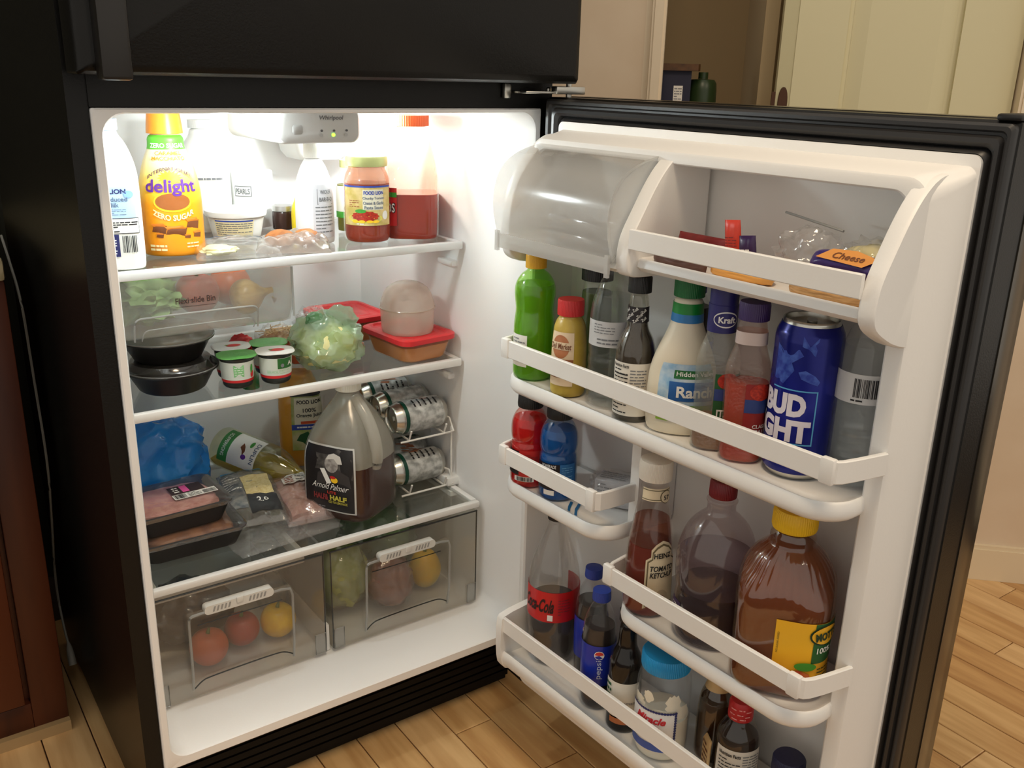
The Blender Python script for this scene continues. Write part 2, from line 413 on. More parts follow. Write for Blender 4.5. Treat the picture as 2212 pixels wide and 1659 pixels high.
# panelled door standing in the doorway
dm = M('door_cream_paint', (214, 206, 168), 0.42)
door1 = thing('door_1', 'cream panelled door ajar in the doorway behind', 'door', WL(-0.106, 0.03, 0.01), kind='structure'); 
def dl(t, d, z): v = Vector(WL(t, d, z)) - door1.location; return tuple(v)
def dbox(g, t0, t1, d0, d1, z0, z1):
    g.add([dl(t, d, z) for z in (z0, z1) for d in (d0, d1) for t in (t0, t1)], [(0, 2, 3, 1), (4, 5, 7, 6), (0, 1, 5, 4), (2, 6, 7, 3), (0, 4, 6, 2), (1, 3, 7, 5)]); return g
g = G(); dbox(g, -0.590, -0.11, 0.030, 0.065, 0.01, 2.04); g.mk('door_slab', dm, door1, 0)
for (a, b) in ((-0.590, -0.485), (-0.432, -0.238), (-0.196, -0.11)):
    pass
g = G(); dbox(g, -0.590, -0.482, 0.018, 0.030, 0.01, 2.04); g.mk('stile', dm, door1, 0)
g = G(); dbox(g, -0.240, -0.110, 0.018, 0.030, 0.01, 2.04); g.mk('stile', dm, door1, 0)
for z0, z1 in ((0.01, 0.24), (0.90, 1.08), (1.86, 2.04)):
    g = G(); dbox(g, -0.482, -0.240, 0.018, 0.030, z0, z1); g.mk('rail', dm, door1, 0)
for z0, z1 in ((0.24, 0.90), (1.08, 1.86)):
    g = G(); a, b = -0.482, -0.240
    lo = [dl(t, 0.0295, z) for t, z in ((a + 0.012, z0 + 0.012), (b - 0.012, z0 + 0.012), (b - 0.012, z1 - 0.012), (a + 0.012, z1 - 0.012))]
    hi = [dl(t, 0.021, z) for t, z in ((a + 0.045, z0 + 0.045), (b - 0.045, z0 + 0.045), (b - 0.045, z1 - 0.045), (a + 0.045, z1 - 0.045))]
    g.loft([lo, hi], cap1=True); g.mk('panel', dm, door1, 0)
g = G(); dbox(g, -0.6225, -0.590, 0.02, 0.062, 0.01, 2.04); g.mk('door_edge', M('door_edge_cream', (196, 188, 150), 0.5), door1, 0)
g = G()
g.loft([[dl(-0.606 + 0.011 * x, 0.0185, 1.155 + y * 0.036) for x, y in rrect(-1, 1, -1, 1, 0.9, 5)], [dl(-0.606 + 0.010 * x, 0.0165, 1.155 + y * 0.035) for x, y in rrect(-1, 1, -1, 1, 0.9, 5)]], cap0=True, cap1=True)
g.mk('latch_plate', M('bronze', (88, 62, 48), 0.4, 0.8), door1)
g = G(); dbox(g, -0.632, -0.624, 0.012, 0.02, 1.12, 1.18); g.mk('hinge', M('bronze', (88, 62, 48), 0.4, 0.8), door1, 0)
# wall of the dark room beyond the doorway
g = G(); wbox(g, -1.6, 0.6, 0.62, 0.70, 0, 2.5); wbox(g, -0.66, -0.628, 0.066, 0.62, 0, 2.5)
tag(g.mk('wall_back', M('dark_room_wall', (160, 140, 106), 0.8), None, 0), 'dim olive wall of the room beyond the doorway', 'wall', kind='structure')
# left: kitchen wall behind fridge and cabinet
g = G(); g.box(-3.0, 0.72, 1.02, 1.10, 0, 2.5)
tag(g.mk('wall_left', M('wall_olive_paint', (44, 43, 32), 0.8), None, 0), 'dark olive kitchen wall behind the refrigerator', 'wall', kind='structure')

# base cabinet left of the fridge
cab = thing('base_cabinet', 'dark cherry wood base cabinet left of the refrigerator', 'cabinet', (-0.53, 0.40, 0))
CH = M('cherry_wood', (84, 38, 16), 0.45, var=(16, (64, 26, 10), (1.0, 1.0, 0.12)))
CH2 = M('cherry_wood_panel', (92, 42, 18), 0.45, var=(14, (70, 30, 12), (1.0, 1.0, 0.12)))
G().box(-0.45, 0.4545, 0.02, 0.60, 0.02, 0.865).mk('carcass', CH, cab, 0)
rbox('stile', 0.395, 0.4545, 0.0, 0.02, 0.02, 0.865, CH, cab, 0.002)
rbox('stile', -0.45, -0.39, 0.0, 0.02, 0.02, 0.865, CH, cab, 0.002)
rbox('rail', -0.39, 0.395, 0.0, 0.02, 0.02, 0.075, CH, cab, 0.002)
rbox('rail', -0.39, 0.395, 0.0, 0.02, 0.815, 0.865, CH, cab, 0.002)
dr = rbox('door', -0.38, 0.385, -0.016, 0.004, 0.085, 0.805, CH2, cab, 0.003)
rbox('door_panel', -0.31, 0.315, -0.022, -0.012, 0.155, 0.735, CH2, dr, 0.005)
G().box(-0.45, 0.4545, -0.014, 0.0, 0.0, 0.022).mk('shoe_moulding', M('moulding_tan', (176, 148, 106), 0.5), cab, 0)
ct = thing('countertop', 'pale countertop edge on the cherry base cabinet', 'countertop', (-0.53, 0.40, 0.866))
rbox('slab', -0.47, 0.456, -0.012, 0.61, 0.0, 0.038, M('counter_laminate', (196, 184, 150), 0.4, var=(80, (170, 158, 124))), ct, 0.006)
# cable hanging in the gap
cpts = [(-0.045, 0.61, 0.905), (-0.045, 0.56, 0.874), (-0.043, 0.49, 0.81), (-0.040, 0.505, 0.675), (-0.040, 0.478, 0.507), (-0.040, 0.535, 0.364), (-0.042, 0.60, 0.20), (-0.042, 0.57, 0.12), (-0.042, 0.53, 0.085)]
cb = thing('charging_cable', 'thin white cable hanging down beside the black refrigerator side', 'cable', cpts[-1])
loc = lambda p: tuple(Vector(p) - Vector(cpts[-1]))
CABM = M('white_cable', (150, 148, 140), 0.5)
G().tube(chaikin([loc(p) for p in cpts], 3), 0.0024, 6).mk('cord', CABM, cb)
G().tube([(0, 0.006, 0.010), (0, 0.0, 0.0), (0, -0.006, -0.012), (0, -0.014, -0.030)], [0.003, 0.006, 0.0075, 0.0075], 10).mk('plug', CABM, cb)
# things standing in the dark room behind the doorway
bx = thing('shelf_board', 'brown wooden board end sticking out beside the doorway', 'shelf', WL(-0.94, 0.13, 1.222))
G().prism([tuple((Vector(WL(t, d, 0)) - Vector(WL(-0.94, 0.13, 0)))[:2]) for t, d in ((-0.98, 0.115), (-0.80, 0.115), (-0.795, 0.135), (-0.80, 0.21), (-0.98, 0.21))], 'z', 0.0, 0.016).mk('board', M('dark_board', (96, 62, 28), 0.5, var=(40, (70, 44, 18))), bx, 0)
wbs = G(); wbox(wbs, -0.975, -0.94, 0.12, 0.2, 0.0, 1.222)
wbs.xf(Matrix.Translation(-Vector(WL(-0.94, 0.13, 1.222)))); wbs.mk('upright', MC['dark_board'], bx, 0)
b2 = thing('navy_box', 'navy blue box with a small white label by the doorway', 'box', WL(-0.86, 0.20, 0.98))
g = G(); wbox(g, -0.925, -0.815, 0.13, 0.26, 0.98, 1.222); g.xf(Matrix.Translation(-Vector(WL(-0.86, 0.20, 0.98)))); g.mk('carton', M('navy_card', (22, 24, 52), 0.5), b2, 0)
PN = Plane(Vector(WL(-0.845, 0.13, 1.165)) - Vector(WL(-0.86, 0.20, 0.98)), WT, (0, 0, 1)); 
wl_ = grid('label', PAPER, b2, lambda u, v: PN.at(u, v, 0.001), -0.011, 0.011, -0.022, 0.022, 1, 1); lines(PN, b2, PG, -0.009, 0.009, -0.018, 0.018, 6, 5, 0.4, 0.0015)
g3 = thing('green_bottle', 'dark green plastic bottle beside the navy box', 'bottle', WL(-0.785, 0.19, 0.98))
S = Lathe([(0, 0), (0.036, 0), (0.036, 0.10), (0.036, 0.19), (0.033, 0.222), (0.015, 0.224), (0, 0.224)], it=1); S.mesh('body', M('green_plastic', (44, 62, 32), 0.35), g3)
S2 = Lathe([(0, 0.2242), (0.012, 0.2242), (0.012, 0.24), (0, 0.24)], it=0); S2.mesh('cap', MC['green_plastic'], g3)
st = thing('side_table', 'small dark table holding the box and bottle behind the doorway', 'table', WL(-0.85, 0.21, 0))
def stb(t0, t1, d0, d1, z0, z1, nm):
    g = G(); wbox(g, t0, t1, d0, d1, z0, z1); g.xf(Matrix.Translation(-Vector(WL(-0.85, 0.21, 0)))); g.mk(nm, MC['dark_board'], st, 0)
stb(-0.93, -0.72, 0.12, 0.36, 0.955, 0.979, 'table_top')
for t in (-0.925, -0.745):
    for d in (0.125, 0.335): stb(t, t + 0.02, d, d + 0.02, 0, 0.955, 'leg')
# ================================================================== THE REFRIGERATOR
fr = thing('refrigerator', 'black top-freezer refrigerator with its lower door wide open', 'refrigerator', (0.35, 0.35, 0))
fl = lambda g: g.xf(Matrix.Translation((-0.35, -0.35, 0)))
g = G(); g.box(-0.026, -0.0005, 0.004, 0.70, 0.03, 1.665); g.box(0.7005, 0.726, 0.004, 0.70, 0.03, 1.665); g.box(-0.0005, 0.7005, 0.66, 0.70, 0.03, 1.665)
g.box(-0.0005, 0.7005, 0.075, 0.66, 0.03, 0.135); g.box(-0.0005, 0.7005, 0.004, 0.66, 1.64, 1.665)
fl(g).mk('cabinet', BLACK, fr, 0)
g = G(); g.box(-0.0005, 0.7005, 0.001, 0.60, 1.1515, 1.192); fl(g).mk('mullion', BLACK, fr, 0)
g = G()
for i in range(7): g.box(0.0, 0.70, 0.050, 0.062, 0.020 + i * 0.016, 0.032 + i * 0.016)
g.box(0.0, 0.70, 0.058, 0.074, 0.006, 0.1385); fl(g).mk('base_grille', M('grille_black', (9, 8, 8), 0.5, spec=0.2), fr, 0)
for x in (0.03, 0.67):
    g = G().lathe([(0.018, 0), (0.018, 0.012), (0.008, 0.014), (0.008, 0.032)], 16, (x, 0.14, 0)); fl(g).mk('levelling_foot', BLACKP, fr)
# white liner with its front flange
L3 = lambda y, x0, x1, z0, z1, r: [(x, y, z) for x, z in rrect(x0, x1, z0, z1, r, 8)]
loops = [L3(0.02, 0.0, 0.70, 0.1440, 1.1505, 0.003), L3(-0.001, 0.0, 0.70, 0.1440, 1.1505, 0.003), L3(-0.003, 0.002, 0.698, 0.146, 1.1485, 0.004), L3(-0.003, 0.0105, 0.6895, 0.1610, 1.1450, 0.030),
         L3(0.001, 0.0125, 0.6875, 0.1632, 1.1435, 0.030), L3(0.06, 0.016, 0.684, 0.1640, 1.1435, 0.030), L3(0.16, 0.020, 0.678, 0.1645, 1.143, 0.028),
         L3(0.56, 0.034, 0.660, 0.168, 1.140, 0.030), L3(0.588, 0.040, 0.654, 0.174, 1.134, 0.030), L3(0.598, 0.058, 0.636, 0.190, 1.118, 0.030)]
fl(G().loft(loops, cap1=True)).mk('liner', LINERM, fr, 35)
# ledges moulded in the right wall, one for each shelf
for y0, z, x in ((0.215, 0.862, 0.674), (0.225, 0.632, 0.673)):
    bmx = rbox('shelf_ledge', x - 0.012 - 0.35, x - 0.35 + 0.006, y0 - 0.35, y0 + 0.055 - 0.35, z - 0.012, z, LINERM, fr, 0.004)
    rbox('shelf_ledge', x - 0.016 - 0.35, x - 0.35 + 0.004, 0.43 - 0.35, 0.50 - 0.35, z + 0.012, z + 0.024, LINERM, fr, 0.004)
g = G().prism([(0.20, 0.387), (0.215, 0.387), (0.45, 0.387), (0.45, 0.377), (0.20, 0.377)], 'x', 0.652, 0.682); fl(g).mk('cover_rail', TRIM, fr, 0)
rbox('cover_rail_end', 0.648 - 0.35, 0.680 - 0.35, 0.205 - 0.35, 0.255 - 0.35, 0.3965, 0.415, TRIM, fr, 0.004)
# air outlet hanging at the back
g = G().loft([[(x, y, 1.125) for x, y in rrect(0.455, 0.60, 0.46, 0.59, 0.02)], [(x, y, 1.045) for x, y in rrect(0.475, 0.585, 0.475, 0.59, 0.02)], [(x, y, 1.032) for x, y in rrect(0.485, 0.575, 0.485, 0.585, 0.02)]], cap0=True, cap1=True)
fl(g).mk('air_outlet', WHITE, fr)
# control housing
CTRL = M('control_grey', (198, 198, 196), 0.4, bump=(200, 0.05))
def R4(y, x0, x1, z0, z1, r): return [(x, y, z) for x, z in rrect(x0, x1, z0, z1, r, 6)]
ch = fl(G().loft([R4(0.100, 0.2905, 0.4090, 1.1005, 1.1440, 0.010), R4(0.1015, 0.2845, 0.4165, 1.0955, 1.1450, 0.013), R4(0.110, 0.281, 0.4225, 1.0935, 1.1455, 0.015), R4(0.30, 0.276, 0.43, 1.0935, 1.1455, 0.015)], cap0=True, cap1=True)).mk('control_housing', CTRL, fr)
CP = Plane((0.352 - 0.35, 0.100 - 0.35, 1.118), (1, 0, 0), (0, 0, 1)); CP.n = Vector((0, -1, 0))
write(CP, ch, 'Whirlpool', 0.018, 0.0135, 0.0085, M('print_dark_grey', (92, 92, 94), 0.5), w=0.040, shear=0.15, off=0.0008)
LED = EMIT('green_indicator', (150, 255, 60), 3.0)
for i, u in enumerate((0.000, 0.0205, 0.042)):
    blob(CP, 'indicator_light' if i == 1 else 'indicator_ring', LED if i == 1 else M('control_button', (176, 176, 174), 0.4), ch, u, -0.0115, 0.0030, 0.0026, 0.0008, 16)
    blob(CP, 'setting_mark', M('print_dark_grey', (92, 92, 94), 0.5), ch, u + 0.0012, -0.005, 0.0022, 0.0018, 0.0008, 12)
g = G(); rr = rrect(-0.047, -0.030, -0.010, 0.004, 0.004, 5); rr2 = rrect(-0.046, -0.031, -0.009, 0.003, 0.0035, 5)
g.loft([[CP.at(u, v, 0.0008) for u, v in rr], [CP.at(u, v, 0.0014) for u, v in rr2]], cap1=True); g.mk('button', M('control_button', (176, 176, 174), 0.4), ch)
for x, y in ((0.205, 0.106), (0.520, 0.300)):
    g = G().lathe([(0.017, 0.0215), (0.017, 0.0195), (0.010, 0.0185)], 20, (x, y, 1.1205)); fl(g).mk('bulb_socket', WHITE, fr)

# freezer door
fz = G(); prof = []
for x0, x1, y in ((-0.024, 0.724, -0.012), (-0.024, 0.724, -0.062), (-0.018, 0.719, -0.071), (-0.008, 0.710, -0.075)):
    ins = {-0.012: 0, -0.062: 0, -0.071: 0.004, -0.075: 0.012}[y]
    prof.append([(x, y, z) for x, z in rrect(x0, x1, 1.1905 + ins, 1.668 - ins, 0.004)])
fzd = fl(fz.loft(prof, cap0=True, cap1=True)).mk('freezer_door', BLACK, fr, 35)
rbox('freezer_handle', -0.004 - 0.35, 0.0315 - 0.35, -0.102 - 0.35, -0.070 - 0.35, 1.1845, 1.55, M('black_satin_handle', (30, 28, 26), 0.3), fzd, 0.005)
g = G()
for a, b in ((-0.012, 0.0),): g.loft([[(x, y, z) for x, z in rrect(-0.012 + k, 0.712 - k, 1.1955 + k, 1.66 - k, 0.003)] for y, k in ((-0.012, 0.0), (0.0, 0.0), (0.0, 0.016), (-0.012, 0.016))], closed=True)
fl(g).mk('freezer_gasket', GASK, fzd)
# centre hinge
hg = rbox('centre_hinge', 0.636 - 0.35, 0.748 - 0.35, -0.046 - 0.35, -0.004 - 0.35, 1.1745, 1.1785, STEEL, fr, 0.001)
rbox('hinge_bracket', 0.69 - 0.35, 0.749 - 0.35, -0.055 - 0.35, -0.040 - 0.35, 1.1745, 1.1865, STEEL, hg, 0.0015)
g = G().lathe([(0.005, 1.168), (0.005, 1.191)], 14, (0.728, -0.038, 0)); fl(g).mk('hinge_pin', STEEL, hg)
rbox('hinge_tab', 0.620 - 0.35, 0.6335 - 0.35, -0.010 - 0.35, -0.001 - 0.35, 1.166, 1.190, STEEL, hg, 0.003)
g = G().lathe([(0.0045, 0), (0.0045, 0.004), (0.002, 0.006)], 12, (0, 0, 0)); g.xf(Matrix.Translation((0.70, -0.02, 1.1785))); fl(g).mk('hinge_screw', STEEL, hg)

# ------------------------------------------------------------------ the lower door, built in its own frame: (a, -o, z)
fd = G(); sk = []
for o, k in ((0.0, 0.004), (-0.004, 0.0), (-0.050, 0.0)):
    sk.append([(x, -o, z) for x, z in rrect(-0.012 + k, 0.748 - k, 0.070 + k, 1.1695 - k, 0.004)])
fdo = fd.loft(sk, cap0=False, cap1=True).mk('fridge_door', BLACK, fr, 35)
fdo.location = (HX - 0.35, HY - 0.35, 0); fdo.rotation_euler = (0, 0, -TH)
DSK = M('door_skin_gloss', (84, 79, 70), 0.22, 0.75)
sk2 = []
for o, k in ((-0.0495, -0.0012), (-0.088, -0.0012), (-0.096, 0.003), (-0.101, 0.014)):
    sk2.append([(x, -o, z) for x, z in rrect(-0.012 + k, 0.748 - k, 0.070 + k, 1.1695 - k, 0.004)])
G().loft(sk2, cap0=True, cap1=True).mk('door_skin', DSK, fdo, 35)
def dpart(g, name, mat, smooth=40): return g.mk(name, mat, fdo, smooth)
def dring(o, a0, a1, z0, z1, r=0.006): return [(x, -o, z) for x, z in rrect(a0, a1, z0, z1, r, 6)]
gk = []
for k, o in ((0.0, -0.002), (0.0, 0.006), (0.004, 0.010), (0.010, 0.010), (0.013, 0.006), (0.017, 0.006), (0.021, 0.012), (0.028, 0.0135), (0.034, 0.010), (0.037, 0.004), (0.040, 0.010), (0.0445, 0.013), (0.047, 0.004), (0.047, -0.002)):
    gk.append(dring(o, -0.006 + k, 0.7465 - k * 0.52, 0.078 + k, 1.1665 - k * 0.72, 0.006 + k * 0.1))
dpart(G().loft(gk), 'gasket', GASK, 30)
rbox('end_cap', 0.722, 0.749, -0.002, 0.050, 1.1690, 1.1765, BLACKP, fdo, 0.003)
rbox('door_handle', 0.690, 0.728, 0.100, 0.138, 0.62, 1.10, M('black_satin_handle', (30, 28, 26), 0.3), fdo, 0.006)
# inner panel: flange, dikes and recessed back
pan = [dring(0.004, 0.0385, 0.7225, 0.100, 1.1335, 0.010), dring(0.0165, 0.0385, 0.7225, 0.100, 1.1335, 0.010)]
def dike(o, kl, kr, kt, kb, r): return dring(o, 0.0385 + kl, 0.7225 - kr, 0.100 + kb, 1.1335 - kt, r)
pan += [dike(0.0175, 0.0015, 0.0020, 0.012, 0.004, 0.012), dike(0.030, 0.004, 0.0045, 0.0135, 0.010, 0.018), dike(0.045, 0.006, 0.0095, 0.016, 0.014, 0.022), dike(0.070, 0.0095, 0.0165, 0.021, 0.016, 0.026) ]
pan2 = [dring(0.070, 0.048, 0.706, 0.116, 1.1125, 0.026), dring(0.078, 0.0495, 0.7035, 0.119, 1.110, 0.026), dring(0.080, 0.052, 0.700, 0.122, 1.107, 0.026), dring(0.080, 0.061, 0.684, 0.150, 1.096, 0.02), dring(0.077, 0.0635, 0.681, 0.153, 1.094, 0.02), dring(0.0, 0.068, 0.676, 0.160, 1.090, 0.02), dring(-0.006, 0.074, 0.670, 0.166, 1.084, 0.02)]
dpart(G().loft(pan[:-1] + pan2, cap1=True), 'inner_panel', WHITE, 35)
# cheeks: right of the candy bin, between the bins, left of the butter compartment
CK = [(0.0, 1.108), (0.02, 1.1165), (0.057, 1.1145), (0.085, 1.0965), (0.108, 1.069), (0.13, 1.033), (0.146, 1.006), (0.1505, 0.985), (0.1515, 0.963), (0.139, 0.949), (0.090, 0.926), (0.0, 0.915)]
CKs = chaikin(CK, 2)
def cheek(name, a0, a1, C=CKs, b=0.003, b2=0.003):
    n = len(C); cx = sum(p[0] for p in C) / n; cz = sum(p[1] for p in C) / n
    ins = [(cx + (p[0] - cx) * 0.96, cz + (p[1] - cz) * 0.975) for p in C]
    lo = lambda P, a: [(a, -p[0], p[1]) for p in P]
    dpart(G().loft([lo(ins, a0), lo(C, a0 + b), lo(C, a1 - b2), lo([((p[0] + 2 * q[0]) / 3, (p[1] + 2 * q[1]) / 3) for p, q in zip(ins, C)], a1 - b2 * 0.35), lo(ins, a1)], cap0=True, cap1=True), name, WHITE, 40)
cheek('cheek', 0.684, 0.7042, CKs, 0.003, 0.005)
CKM = chaikin([(0.0, 1.108), (0.02, 1.1165), (0.057, 1.1145), (0.085, 1.0965), (0.108, 1.069), (0.13, 1.033), (0.147, 1.006), (0.153, 0.985), (0.154, 0.966), (0.150, 0.951), (0.13, 0.946), (0.0, 0.944)], 2)
cheek('cheek', 0.322, 0.346, CKM)
CKL = chaikin([(0.0, 1.108), (0.03, 1.1165), (0.060, 1.113), (0.090, 1.087), (0.113, 1.059), (0.127, 1.031), (0.135, 0.99), (0.135, 0.945), (0.126, 0.928), (0.10, 0.918), (0.0, 0.915)], 2)
cheek('cheek', 0.045, 0.066, CKL)
# top ledge over the two bins
dpart(G().prism(chaikin([(0.0, 1.116), (-0.035, 1.117), (-0.055, 1.114), (-0.060, 1.108), (-0.052, 1.102), (0.0, 1.100)], 2), 'x', 0.066, 0.684), 'top_ledge', WHITE)
# shelves moulded across the door: plate with a rounded rim
def dshelf(name, a0, a1, z, om=0.146, rl=0.05, rr=0.05, th=0.020, back=-0.004):
    def outl(k):
        P = [(a0 + k, back), (a0 + k, om - rl)]
        P += [(a0 + k + (rl - k) * (1 - cos(t * pi / 16)), om - rl + (rl - k) * sin(t * pi / 16)) for t in range(1, 8)]
        P += [(a0 + rl, om - k), (a1 - rr, om - k)]
        P += [(a1 - k - (rr - k) * (1 - sin((8 - t) * pi / 16 - 0) ) , om - rr + (rr - k) * sin((8 - t) * pi / 16)) for t in ()]
        P += [(a1 - rr + (rr - k) * sin(t * pi / 16), om - rr + (rr - k) * cos(t * pi / 16)) for t in range(1, 8)]
        P += [(a1 - k, om - rr), (a1 - k, back)]
        return P
    sec = [(0.016, -th), (0.005, -th + 0.001), (0.001, -th + 0.006), (0.0, -th * 0.45), (0.0015, 0.0035), (0.005, 0.006), (0.009, 0.0045), (0.014, 0.0), (0.03, -0.0005)]
    loops = [[(p[0], -p[1], z + dz) for p in outl(k)] for k, dz in sec]
    return dpart(G().loft(loops, cap0=True, cap1=True), name, WHITE, 50)
dshelf('door_shelf', 0.344, 0.686, 0.9690, 0.140, 0.012, 0.012, 0.012)
dshelf('door_shelf', 0.060, 0.688, 0.7350)
dshelf('door_shelf', 0.060, 0.324, 0.5530)
dshelf('door_shelf', 0.342, 0.688, 0.4460)
# butter compartment floor
dshelf('butter_floor', 0.062, 0.325, 0.9610, 0.148, 0.01, 0.01, 0.011)
dpart(G().box(0.3075, 0.3255, -0.078, 0.004, 0.548, 0.720), 'divider', WHITE, 0)
# bottom tub
tub = chaikin([(0.0, 0.190), (-0.10, 0.190), (-0.140, 0.196), (-0.152, 0.208), (-0.1545, 0.228), (-0.150, 0.2345), (-0.146, 0.230), (-0.140, 0.2262), (-0.12, 0.2252), (0.0, 0.2250)], 1)
dpart(G().prism(tub, 'x', 0.098, 0.690), 'bottom_tub', WHITE)
tside = chaikin([(0.0, 0.190), (-0.13, 0.190), (-0.152, 0.200), (-0.158, 0.23), (-0.158, 0.296), (-0.150, 0.306), (-0.08, 0.312), (0.0, 0.312)], 1)
for a in (0.086, 0.690):
    dpart(G().prism(tside, 'x', a, a + 0.014), 'tub_side', WHITE)
# rails snapped across the bins
def rail(pathpts, z0, z1, t=0.0065, name='rail'):
    P = [Vector((p[0], -p[1], 0)) for p in chaikin(pathpts, 1)]; loops = []
    for i, p in enumerate(P):
        a = P[max(i - 1, 0)]; b = P[min(i + 1, len(P) - 1)]; d = (b - a).normalized(); n = Vector((d.y, -d.x, 0))
        e = 0.0012
        q = [p - n * t / 2, p + n * t / 2]
        loops.append([(q[0].x, q[0].y, z0 + e), (q[0].x, q[0].y, z1 - e), ((q[0] + n * e).x, (q[0] + n * e).y, z1), ((q[1] - n * e).x, (q[1] - n * e).y, z1), (q[1].x, q[1].y, z1 - e), (q[1].x, q[1].y, z0 + e), ((q[1] - n * e).x, (q[1] - n * e).y, z0), ((q[0] + n * e).x, (q[0] + n * e).y, z0)])
    o = dpart(G().loft(loops, cap0=True, cap1=True), name, WHITE, 30)
    return o
def rbracket(r, a0, a1, z0, z1, o0=0.146, o1=0.156):
    b = rbox('rail_end', a0, a1, -o1, -o0, z0, z1, WHITE, fdo, 0.0025)
OR = 0.1505
r1 = rail([(0.346, OR), (0.686, OR)], 0.9875, 1.0145)
r2 = rail([(0.060, 0.076), (0.072, 0.135), (0.078, OR), (0.098, OR), (0.665, OR), (0.684, OR), (0.691, 0.138), (0.7035, 0.079)], 0.7750, 0.8030)
rbracket(r2, 0.0785, 0.0965, 0.7735, 0.8055); rbracket(r2, 0.668, 0.686, 0.7735, 0.8050)
r3 = rail([(0.060, 0.076), (0.072, 0.135), (0.078, OR), (0.098, OR), (0.29, OR), (0.306, OR), (0.313, 0.142), (0.3165, 0.075)], 0.5915, 0.6205)
rbracket(r3, 0.0785, 0.0965, 0.590, 0.623); rbracket(r3, 0.291, 0.309, 0.589, 0.623)
r4 = rail([(0.330, 0.0), (0.335, 0.10), (0.342, OR), (0.36, OR), (0.665, OR), (0.682, OR), (0.690, 0.136), (0.7025, 0.078)], 0.4885, 0.5165)
rbracket(r4, 0.337, 0.355, 0.4875, 0.519); rbracket(r4, 0.664, 0.682, 0.4875, 0.5185)
r5 = rail([(0.100, OR), (0.690, OR)], 0.2735, 0.3025)
# butter compartment cover: clear curved lid
BUT = CLEAR('butter_cover_plastic', (248, 248, 247), 0.33, (236, 234, 231), 0.16, 0.03)
cv = chaikin([(0.030, 1.112), (0.075, 1.1045), (0.125, 1.092), (0.156, 1.070), (0.168, 1.038), (0.168, 1.005), (0.163, 0.985), (0.1595, 0.972), (0.160, 0.964)], 2)
def cvl(a, k=0.0): return [(a, -(p[0] - k), p[1] - k * 0.3) for p in cv]
bc = dpart(G().loft([cvl(0.0685), cvl(0.3195)]), 'butter_cover', BUT)
G().loft([cvl(0.3185, 0.0002), [(0.3195, v[1], v[2]) for v in cvl(0, -0.0006)], [(0.3195, -(p[0] - 0.004), p[1] - 0.001) for p in cv]]).mk('cover_edge', CLEAR('cover_edge_plastic', (235, 236, 235), 0.5, (226, 227, 226), 0.2, 0.05), bc)
G().loft([[(a, -(p[0]) + 0.0012, p[1]) for p in cv] + [(a, 0.0, 0.966), (a, 0.0, 1.112)] for a in (0.3170, 0.3180)], cap0=True, cap1=True).mk('cover_side', BUT, bc, 20)
G().box(0.0685, 0.3195, -0.1625, -0.1590, 0.950, 0.972).mk('cover_lip', CLEAR('cover_lip_plastic', (246, 246, 245), 0.5, (236, 235, 233), 0.15, 0.04), bc, 0)
for a in (0.0685, 0.3125): G().box(a, a + 0.007, -0.1640, -0.1595, 0.945, 0.976).mk('cover_clip', MC['cover_lip_plastic'], bc, 0)

# ------------------------------------------------------------------ shelves, crispers, bin: each lifts out, so each is a thing
def gshelf(label, z, yf, x0, x1, yb, th):
    t = thing('glass_shelf', label, 'shelf', (0.35, yf, z), group='glass refrigerator shelves')
    X = lambda v: v - 0.35
    G().box(X(x0 + 0.006), X(x1 - 0.006), 0.010, yb - yf - 0.008, -0.0055, -0.0012).mk('glass_pane', GLASS, t, 0)
    rbox('front_trim', X(x0), X(x1), 0.0, 0.014, -th, 0.0004, TRIM, t, 0.003)
    rbox('back_trim', X(x0), X(x1), yb - yf - 0.016, yb - yf, -0.010, 0.003, TRIM, t, 0.002)
    for a in (x0, x1 - 0.012): rbox('side_trim', X(a), X(a + 0.012), 0.014, yb - yf - 0.016, -0.008, 0.0002, TRIM, t, 0.0015)
    return t
gshelf('top glass shelf with white front trim, under the milk and sauces', 0.9030, 0.188, 0.024, 0.6705, 0.585, 0.0145)
gshelf('middle glass shelf with white front trim, under the yogurts and lettuce', 0.6730, 0.189, 0.024, 0.6705, 0.585, 0.0150)
gshelf('lowest glass shelf with thin white trim, covering the two crisper bins', 0.3955, 0.116, 0.024, 0.6690, 0.582, 0.0125)

